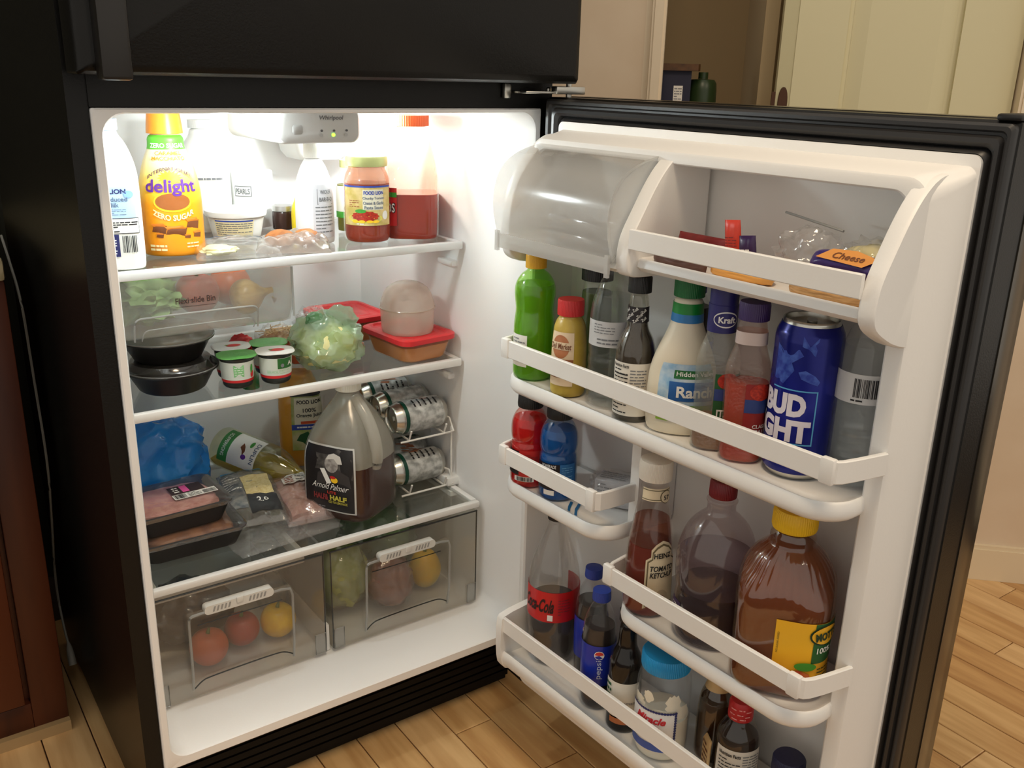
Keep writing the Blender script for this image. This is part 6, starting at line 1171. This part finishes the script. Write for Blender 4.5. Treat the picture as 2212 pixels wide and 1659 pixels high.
# ---- third row
def powerade(name, label, a, o, liqc, plc, turn):
    S = Lathe([(0, 0), (0.024, 0), (0.0295, 0.004), (0.0310, 0.014), (0.0310, 0.062), (0.0300, 0.074), (0.0280, 0.079), (0.0300, 0.084), (0.0310, 0.095), (0.0300, 0.112), (0.0240, 0.126), (0.0185, 0.132), (0.0180, 0.136), (0, 0.136)])
    t = dthing(name, label, 'sports drink', a, o, DZ3, S, CLEAR(name + '_shell', plc, 0.12, liqc, 0.08, 0.05), liq=(0.118, LIQ(name + '_drink', liqc, 0.06)), turn=turn, cap=([(0, 0.1362), (0.0205, 0.1362), (0.0210, 0.141), (0.0200, 0.158), (0.0185, 0.161), (0, 0.161)], BLACKP, 22))
    return t, S
t, S = powerade('red_sports_drink', 'red sports drink bottle with a black cap', 0.1060, 0.1120, (222, 44, 42), (250, 226, 222), -0.35)
lb = wrap(S, 'label', M('label_black', (32, 26, 30), 0.4), t, -0.036, -0.006, 0.024, 0.066); lb2 = wrap(S, 'red_panel', M('label_scarlet', (190, 44, 40), 0.4), t, -0.006, 0.034, 0.022, 0.068); lines(S, lb2, M('print_maroon', (130, 44, 44), 0.5), 0.0, 0.026, 0.045, 0.062, 6, 3, 0.3); wrap(S, 'white_panel', PAPER, t, -0.014, 0.020, 0.0135, 0.022); barcode(S, t, -0.010, 0.016, 0.0145, 0.0215, 3, 0.0016)
t, S = powerade('blue_sports_drink', 'blue sports drink bottle with a black cap', 0.1725, 0.1060, (24, 112, 184), (224, 238, 248), -0.15)
lb = wrap(S, 'label', M('label_black', (32, 26, 30), 0.4), t, -0.036, 0.008, 0.022, 0.066); lines(S, lb, PW, -0.024, 0.002, 0.036, 0.058, 6, 3, 0.3); write(S, lb, 'POWERADE', -0.010, 0.062, 0.0055, PW, w=0.024); lb2 = wrap(S, 'blue_panel', M('label_ocean', (34, 104, 168), 0.4), t, 0.008, 0.036, 0.022, 0.066); lines(S, lb2, M('print_sky', (110, 170, 214), 0.5), 0.011, 0.030, 0.028, 0.062, 9, 5, 0.3); wrap(S, 'white_panel', PAPER, t, 0.014, 0.034, 0.018, 0.036, 0.0012); barcode(S, t, 0.017, 0.031, 0.020, 0.034, 4, 0.0018); wrap(S, 'footer_panel', PAPER, t, -0.018, 0.000, 0.0125, 0.021, 0.0012)
p = DW(0.2500, 0.050, DZ3); t = thing('cream_cheese_box', 'white boxed cheese in crumpled clear wrap beside the sports drinks', 'box', (p.x, p.y, DZ3), -TH + 0.5)
rbox('carton', -0.030, 0.030, -0.020, 0.020, 0.002, 0.046, M('carton_white', (196, 196, 200), 0.5), t, 0.003); BP = Plane((0, -0.0205, 0.024), (1, 0, 0), (0, 0, 1)); lines(BP, t, PG, -0.024, 0.024, -0.016, 0.018, 6, 3, 0.3, 0.0006); TPp = Plane((0, 0, 0.0465), (1, 0, 0), (0, 1, 0)); lines(TPp, t, PG, -0.024, 0.02, -0.014, 0.014, 4, 8, 0.35, 0.0006); bmk('wrap', crumple(0, 0, 0.026, 0.040, 0.029, 0.028, 3, 0.3, 6, 4, 0.0006, sq=3), FILM, t, 25)
p = DW(0.226, 0.1225, DZ3); t = thing('blue_ribbon', 'short blue plastic strip on the small bin shelf', 'ribbon', (p.x, p.y, DZ3 - 0.0002), -TH)
def rib(P, w_=0.003):
    g = G(); 
    for a, b in zip(P, P[1:]): g.add([(a[0] - w_, a[1], a[2]), (a[0] + w_, a[1], a[2]), (b[0] + w_, b[1], b[2]), (b[0] - w_, b[1], b[2])], [(0, 1, 2, 3)])
    return g
rib([(-0.018, 0.018, 0.0012), (-0.006, 0.002, 0.0016), (0.004, -0.008, 0.0014)]).mk('strip', M('ribbon_teal', (30, 96, 150), 0.35), t, 0); rib([(-0.004, 0.022, 0.0018), (0.008, 0.004, 0.0020), (0.022, -0.010, 0.0014)]).mk('strip', MC['ribbon_teal'], t, 0)

# ---- fourth row
S = Lathe([(0, 0), (0.028, 0), (0.0345, 0.004), (0.0365, 0.014), (0.0355, 0.050), (0.0340, 0.100), (0.0310, 0.125), (0.0250, 0.160), (0.0215, 0.185), (0.0205, 0.205), (0.0200, 0.212), (0, 0.212)], n=lambda z: 2.0, seg=48)
t = dthing('ketchup_bottle', 'tomato ketchup bottle with a white cap', 'ketchup bottle', 0.3780, 0.1010, DZ4, S, CLEAR('ketchup_glass', (250, 248, 246), 0.06, (206, 190, 176), 0.05, 0.05), liq=(0.112, LIQ('ketchup_red', (134, 36, 18), 0.02)), turn=0.62, cap=([(0, 0.2122), (0.0235, 0.2122), (0.0240, 0.216), (0.0240, 0.236), (0.0225, 0.241), (0.015, 0.242), (0, 0.2415)], M('cap_warm_white', (226, 220, 208), 0.4), 40))
S.mesh('ketchup_film', CLEAR('ketchup_smear', (226, 190, 170), 0.35, (150, 70, 44), 0.25, 0.02), t, 0.96, zmin=0.113, zmax=0.150)
sv = S.turn; S.turn = 0.12
nl = wrap(S, 'neck_label', M('label_parchment', (222, 208, 178), 0.45), t, -0.020, 0.026, 0.184, 0.203, 0.0008); wrap(S, 'rule', M('print_khaki', (110, 100, 74), 0.5), nl, -0.020, 0.026, 0.2000, 0.2012, 0.0012, 12, 1); wrap(S, 'rule', M('print_khaki', (110, 100, 74), 0.5), nl, -0.020, 0.026, 0.1858, 0.1870, 0.0012, 12, 1)
blob(S, 'roundel_rim', MC['print_khaki'], nl, 0.0150, 0.191, 0.0090, 0.0100, 0.0016); blob(S, 'roundel', MC['label_parchment'], nl, 0.0150, 0.191, 0.0078, 0.0088, 0.0020); write(S, nl, '57', 0.0150, 0.190, 0.0070, PB, w=0.0085, off=0.0028)
S.turn = 0.62
poly = [(-1, -1), (1, -1), (1, 0.45), (0.72, 0.55), (0.72, 0.75), (0.45, 0.9), (0.0, 1.0), (-0.45, 0.9), (-0.72, 0.75), (-0.72, 0.55), (-1, 0.45)]
lb = blob(S, 'label', M('label_parchment', (222, 208, 178), 0.45), t, 0.0, 0.072, 0.026, 0.054, 0.0010, poly=poly); blob(S, 'label_border', MC['print_khaki'], lb, 0.0, 0.072, 0.0235, 0.050, 0.0014, poly=poly); blob(S, 'label_field', MC['label_parchment'], lb, 0.0, 0.072, 0.0215, 0.047, 0.0018, poly=poly)
write(S, lb, 'HEINZ', -0.001, 0.104, 0.0080, PB, w=0.026, bold=0.03, off=0.0025); write(S, lb, 'TOMATO', -0.001, 0.084, 0.0085, PB, w=0.036, shear=0.2, bold=0.03, off=0.0025); write(S, lb, 'KETCHUP', -0.001, 0.0735, 0.0085, PB, w=0.036, shear=0.2, bold=0.03, off=0.0025)

S = Lathe([(0, 0), (0.046, 0), (0.0520, 0.005), (0.0540, 0.018), (0.0540, 0.060), (0.0515, 0.070), (0.0535, 0.080), (0.0560, 0.105), (0.0545, 0.140), (0.0440, 0.170), (0.0270, 0.188), (0.0195, 0.193), (0.0195, 0.208), (0.0215, 0.209), (0.0215, 0.2125), (0.0165, 0.2135), (0.0165, 0.216), (0, 0.216)])
t = dthing('grape_juice_bottle', 'round purple grape juice bottle with a dark red cap', 'juice bottle', 0.4800, 0.0760, DZ4, S, CLEAR('grape_pet', (246, 240, 240), 0.14, (178, 160, 164), 0.07, 0.06), liq=(0.078, LIQ('grape_juice', (40, 26, 34), 0.08)), turn=-0.35, cap=([(0, 0.2162), (0.0185, 0.2162), (0.0190, 0.219), (0.0185, 0.237), (0.0165, 0.240), (0, 0.240)], M('cap_burgundy', (118, 20, 30), 0.4), 26))
S.mesh('juice_film', CLEAR('grape_film', (232, 222, 226), 0.15, (120, 100, 112), 0.2, 0.02), t, 0.96, zmin=0.079, zmax=0.13)
lb = wrap(S, 'label', M('label_grape', (60, 40, 84), 0.45), t, -0.060, -0.030, 0.022, 0.060); lines(S, lb, PW, -0.052, -0.032, 0.034, 0.056, 5, 3, 0.3)

rib_mod = lambda a, z: 1 + (0.018 * cos(36 * a) * max(0.0, 1 - abs(z - 0.168) / 0.034) if 0.13 < z < 0.21 else 0)
S = Lathe([(0, 0), (0.052, 0), (0.0600, 0.006), (0.0625, 0.020), (0.0610, 0.040), (0.0615, 0.090), (0.0630, 0.130), (0.0600, 0.155), (0.0480, 0.180), (0.0330, 0.194), (0.0290, 0.198), (0.0290, 0.208), (0.0265, 0.214), (0.0235, 0.217), (0, 0.217)], n=lambda z: 3.4 if z < 0.135 else max(2.0, 3.4 - (z - 0.135) * 50), seg=144, mod=rib_mod)
t = dthing('apple_juice_bottle', 'large apple juice bottle with a yellow cap', 'juice bottle', 0.5965, 0.0760, DZ4, S, CLEAR('apple_pet', (246, 236, 224), 0.05, (220, 200, 170), 0.05, 0.09), liq=(0.196, LIQ('apple_juice', (158, 78, 16), 0.28, (196, 112, 36))), turn=0.55, cap=([(0, 0.2172), (0.0275, 0.2172), (0.0285, 0.221), (0.0280, 0.240), (0.0255, 0.244), (0, 0.2445)], M('cap_yellow', (232, 186, 26), 0.4), 30))
lb = wrap(S, 'label', M('label_yellow', (232, 176, 36), 0.4), t, -0.040, 0.050, 0.026, 0.118, 0.0010, 26, 12); gb = wrap(S, 'green_panel', M('print_orchard_green', (34, 92, 44), 0.45), lb, 0.004, 0.050, 0.060, 0.118, 0.0016, 14, 6)
blob(S, 'name_rim', M('print_orchard_dark', (16, 50, 26), 0.45), lb, 0.020, 0.101, 0.0215, 0.0155, 0.0021, 28); blob(S, 'name_oval', M('label_yellow', (232, 176, 36), 0.4), lb, 0.020, 0.101, 0.0195, 0.0130, 0.0026, 28); write(S, lb, "MOTT'S", 0.020, 0.101, 0.0125, M('print_orchard_dark', (16, 50, 26), 0.45), w=0.031, bold=0.05, rot=0.12, off=0.0034)
write(S, lb, '100%', 0.018, 0.079, 0.0085, PW, w=0.019, off=0.0026); write(S, lb, 'JUICE', 0.038, 0.079, 0.0080, PW, w=0.016, off=0.0026); blob(S, 'apple_picture', M('print_apple', (190, 70, 40), 0.5, var=(60, (206, 120, 60))), lb, -0.016, 0.034, 0.024, 0.016, 0.0022, poly=[(-1, -0.5), (-0.4, -0.5), (0.6, -0.5), (1, -0.1), (0.8, 0.7), (0.3, 1), (-0.2, 0.8), (-0.7, 1), (-1, 0.4)]); blob(S, 'apple_leaf', GREEN, lb, -0.002, 0.056, 0.012, 0.006, 0.0030); lines(S, lb, MC['print_orchard_dark'], 0.012, 0.044, 0.034, 0.054, 4, 4, 0.35, 0.0022)
write(S, lb, 'NO SUGAR ADDED', -0.036, 0.086, 0.0024, M('print_olive', (120, 100, 30), 0.5), w=0.030, rot=pi / 2, off=0.0018)

# ---- bottom row
S = Lathe([(0, 0), (0.028, 0), (0.0370, 0.010), (0.0420, 0.028), (0.0420, 0.060), (0.0440, 0.070), (0.0445, 0.085), (0.0445, 0.140), (0.0440, 0.155), (0.0420, 0.180), (0.0320, 0.215), (0.0200, 0.245), (0.0135, 0.262), (0.0130, 0.270), (0, 0.270)])
t = dthing('cola_bottle', 'large cola bottle with a red label, leftmost in the bottom bin', 'soda bottle', 0.1500, 0.0830, DZ5, S, CLEAR('cola_pet', (252, 251, 250), 0.14, (210, 206, 200), 0.07, 0.06), liq=(0.118, M('cola_dark', (26, 16, 14), 0.3)), turn=-0.35, cap=([(0, 0.2702), (0.0150, 0.2702), (0.0150, 0.287), (0, 0.287)], BLACKP, 22))
lb = wrap(S, 'label', M('label_cola_red', (190, 30, 34), 0.35), t, -0.069, 0.130, 0.095, 0.152, 0.0007, 44, 3); write(S, lb, 'Coca-Cola', -0.013, 0.126, 0.0260, M('print_cola_black', (38, 10, 14), 0.5), w=0.060, shear=0.45, bold=0.03, rot=0.0, off=0.0015); lines(S, lb, M('print_maroon', (130, 44, 44), 0.5), 0.024, 0.046, 0.108, 0.140, 6, 4, 0.3)
blob(S, 'white_badge', PAPER, lb, 0.011, 0.104, 0.0045, 0.0055, 0.0013, poly=[(-1, -1), (1, -1), (1, 1), (-1, 1)])
def pepsi(label, a, o, turn):
    S = Lathe([(0, 0), (0.018, 0), (0.0250, 0.006), (0.0275, 0.018), (0.0270, 0.035), (0.0265, 0.050), (0.0275, 0.060), (0.0280, 0.120), (0.0270, 0.140), (0.0250, 0.158), (0.0175, 0.180), (0.0120, 0.188), (0.0115, 0.194), (0, 0.194)])
    t = dthing('cola_bottle', label, 'soda bottle', a, o, DZ5, S, PET, liq=(0.150, M('cola_dark', (26, 16, 14), 0.3)), turn=turn, cap=([(0, 0.1942), (0.0145, 0.1942), (0.0148, 0.198), (0.0140, 0.211), (0, 0.2125)], M('cap_cobalt', (34, 60, 150), 0.4), 24), group='small cola bottles with blue labels')
    lb = wrap(S, 'label', M('label_cobalt', (26, 46, 156), 0.3), t, -0.080, 0.080, 0.050, 0.124, 0.0006, 40, 3)
    write(S, lb, 'pepsi', 0.0, 0.082, 0.0105, M('print_silver_white', (206, 214, 228), 0.4), w=0.034, rot=pi / 2, bold=0.0, off=0.0015)
    blob(S, 'globe', PW, lb, -0.001, 0.1085, 0.0078, 0.0078, 0.0014); blob(S, 'globe_red', M('print_signal_red', (206, 56, 44), 0.5), lb, -0.001, 0.1085, 0.0070, 0.0070, 0.0018, poly=[(-1, 0.1), (-0.3, 0.35), (0.5, 0.1), (0.98, 0.2), (0.7, 0.72), (0, 1), (-0.7, 0.72)]); blob(S, 'globe_blue', M('label_cobalt', (26, 46, 156), 0.3), lb, -0.001, 0.1085, 0.0070, 0.0070, 0.0018, poly=[(-0.95, -0.3), (-0.2, -0.25), (0.5, -0.5), (0.8, -0.6), (0, -1), (-0.7, -0.72)])
    return t
pepsi('small blue-labelled cola bottle standing behind the other, nearer the large cola', 0.2330, 0.0700, -0.15); pepsi('small blue-labelled cola bottle standing in front, beside the dark bottle', 0.2920, 0.1080, 0.10)
S = Lathe([(0, 0), (0.023, 0), (0.0262, 0.004), (0.0265, 0.012), (0.0265, 0.105), (0.0250, 0.125), (0.0165, 0.142), (0.0140, 0.152), (0.0130, 0.190), (0, 0.190)])
t = dthing('soy_sauce_bottle', 'black soy sauce bottle with a pale label beside the blue-lidded jar', 'sauce bottle', 0.3560, 0.1100, DZ5, S, M('dark_glass', (24, 20, 18), 0.12), turn=-0.2, cap=([(0, 0.1902), (0.0150, 0.1902), (0.0150, 0.208), (0, 0.208)], BLACKP, 22))
lb = wrap(S, 'label', M('label_ivory_white', (222, 216, 204), 0.45), t, -0.032, 0.030, 0.030, 0.092); write(S, lb, 'Kikkoman', 0.006, 0.0575, 0.0060, PG, w=0.036, off=0.0014); lines(S, lb, DGREEN, -0.030, -0.016, 0.060, 0.088, 3, 3, 0.5); wrap(S, 'brown_panel', M('print_sienna', (170, 98, 56), 0.5), lb, -0.016, 0.026, 0.018, 0.028, 0.0012, 10, 1)

S = Lathe([(0, 0), (0.033, 0), (0.0390, 0.005), (0.0415, 0.016), (0.0415, 0.050), (0.0415, 0.115), (0.0395, 0.130), (0.0340, 0.141), (0.0325, 0.144), (0.0325, 0.147), (0, 0.147)])
t = dthing('dressing_jar', 'clear jar of white dressing with a bright blue lid', 'jar', 0.4290, 0.1015, DZ5, S, PET, liq=(0.070, M('mayo_white', (232, 226, 208), 0.4)), turn=-0.22, cap=([(0, 0.1472), (0.0360, 0.1472), (0.0370, 0.151), (0.0365, 0.169), (0.0345, 0.172), (0, 0.172)], M('lid_cyan', (20, 140, 200), 0.35), 40), capname='lid')
for k, (u, v, a, b_) in enumerate(((-0.014, 0.112, 0.009, 0.010), (0.026, 0.104, 0.013, 0.020), (-0.034, 0.098, 0.014, 0.010), (0.006, 0.088, 0.020, 0.008), (0.044, 0.088, 0.014, 0.014))):
    rk = random.Random(k); blob(S, 'dressing_smear', MC['mayo_white'], t, u, v, a, b_, -0.0012, poly=[(cos(q * pi / 10) * (0.75 + 0.35 * rk.random()), sin(q * pi / 10) * (0.75 + 0.35 * rk.random())) for q in range(20)])
lb = wrap(S, 'label', M('label_bright_white', (230, 228, 226), 0.45), t, -0.048, 0.030, 0.022, 0.092, 0.0010, 26, 8); g = G()
for k in range(20):
    u = -0.048 + 0.078 * k / 19; g.add([S.at(u + 0.0024 * cos(q * pi / 4), 0.0915 + 0.0022 * sin(q * pi / 4), 0.0016, 0.057) for q in range(8)], [list(range(8))])
for k in range(17):
    v = 0.022 + 0.070 * k / 16; g.add([S.at(0.030 + 0.0022 * cos(q * pi / 4), v + 0.0024 * sin(q * pi / 4), 0.0016, 0.057) for q in range(8)], [list(range(8))])
g.mk('scalloped_border', NAVY, lb, 0)
write(S, lb, 'Miracle', -0.008, 0.0770, 0.0125, M('print_crimson', (200, 40, 50), 0.45), w=0.048, shear=0.35, bold=0.035, off=0.0018); write(S, lb, 'Whip', -0.010, 0.0620, 0.0145, MC['print_crimson'], w=0.036, shear=0.35, bold=0.035, off=0.0018); wrap(S, 'blue_swoosh', M('print_denim', (60, 90, 170), 0.45), lb, -0.046, 0.026, 0.023, 0.036, 0.0016, 22, 2)

S = Lathe([(0, 0), (0.023, 0), (0.0270, 0.004), (0.0275, 0.014), (0.0275, 0.085), (0.0240, 0.110), (0.0170, 0.124), (0.0160, 0.130), (0.0160, 0.140), (0, 0.140)])
t = dthing('syrup_bottle', 'brown bottle with a peeling tan neck label behind the blue-lidded jar', 'bottle', 0.4870, 0.0480, DZ5, S, CLEAR('amber_glass', (236, 224, 206), 0.12, (140, 116, 88), 0.05, 0.08), liq=(0.100, LIQ('syrup_brown', (84, 52, 28), 0.15)), cap=([(0, 0.1402), (0.0180, 0.1402), (0.0180, 0.160), (0, 0.160)], M('cap_brown', (74, 46, 34), 0.4), 22)); wrap(S, 'neck_label', M('label_tan', (206, 172, 120), 0.5), t, -0.030, 0.030, 0.121, 0.139, 0.0008)
p = DW(0.5060, 0.086, DZ5); t = thing('seasoning_packet', 'tan paper packet tucked between the jars in the bottom bin', 'packet', (p.x, p.y, DZ5), -TH - 0.55)
G().loft([[(x, y_, z) for x, y_ in rrect(-0.014, 0.014, -0.002, 0.002, 0.0015, 3)] for z in (0.0, 0.05)] + [[(x * 0.8 + 0.006, y_, 0.064) for x, y_ in rrect(-0.014, 0.014, -0.001, 0.001, 0.0009, 3)]], cap0=True, cap1=True).mk('paper', M('label_tan', (206, 172, 120), 0.5), t, 30); BP = Plane((0, -0.0022, 0.03), (1, 0, 0), (0, 0, 1)); lines(BP, t, BROWN, -0.01, 0.01, -0.02, 0.024, 5, 3, 0.4, 0.0004)
S = Lathe([(0, 0), (0.027, 0), (0.0315, 0.004), (0.0320, 0.014), (0.0320, 0.070), (0.0300, 0.086), (0.0225, 0.100), (0.0170, 0.106), (0.0165, 0.110), (0, 0.110)])
t = dthing('barbecue_sauce_bottle', 'dark sauce bottle with a red cap and nutrition label', 'sauce bottle', 0.5420, 0.0640, DZ5, S, CLEAR('smoke_pet', (236, 232, 226), 0.14, (120, 108, 98), 0.06, 0.06), liq=(0.082, LIQ('sauce_dark_brown', (62, 40, 26), 0.1)), turn=0.05, cap=([(0, 0.1102), (0.0175, 0.1102), (0.0180, 0.114), (0.0175, 0.135), (0.0150, 0.139), (0, 0.139)], M('cap_scarlet', (184, 30, 32), 0.4)))
S3 = Lathe([(0.0180, 0.1102), (0.0175, 0.135)], it=0)
for k, (u, v) in enumerate(((-0.010, 0.130), (0.002, 0.131), (0.012, 0.128), (-0.012, 0.122), (0.0, 0.123), (0.011, 0.120), (-0.008, 0.115), (0.004, 0.116))): lines(S3, t, M('print_blush', (226, 150, 146), 0.5), u - 0.004, u + 0.004, v - 0.001, v + 0.001, 1, k, 0.9, 0.0008)
lb = wrap(S, 'label', M('label_ivory_white', (222, 216, 204), 0.45), t, -0.032, 0.040, 0.010, 0.072); write(S, lb, 'Nutrition Facts', -0.010, 0.0640, 0.0060, PB, w=0.032, bold=0.03, off=0.0014); lines(S, lb, PB, -0.026, 0.006, 0.012, 0.058, 8, 3, 0.3); lines(S, lb, PG, 0.009, 0.036, 0.012, 0.066, 12, 6, 0.35)
S = Lathe([(0, 0), (0.019, 0), (0.0225, 0.004), (0.0225, 0.040), (0.0215, 0.050), (0.0185, 0.056), (0.0185, 0.059), (0, 0.059)])
t = dthing('lidded_jar', 'small jar with a navy lid at the right of the bottom bin', 'jar', 0.6190, 0.0480, DZ5, S, PET, liq=(0.048, M('jar_contents_tan', (150, 128, 104), 0.5)), cap=([(0, 0.0592), (0.0225, 0.0592), (0.0230, 0.063), (0.0225, 0.080), (0.0205, 0.083), (0, 0.083)], M('lid_navy', (26, 28, 66), 0.4), 32), capname='lid')
lb = wrap(S, 'label', PAPER, t, -0.034, 0.034, 0.012, 0.044); wrap(S, 'navy_panel', M('lid_navy', (26, 28, 66), 0.4), lb, -0.014, 0.016, 0.010, 0.040, 0.0012, 12, 2); wrap(S, 'navy_base', M('lid_navy', (26, 28, 66), 0.4), lb, -0.034, 0.034, 0.004, 0.018, 0.0012, 20, 1); lines(S, lb, PW, -0.008, 0.014, 0.012, 0.030, 3, 3, 0.3, 0.0018)
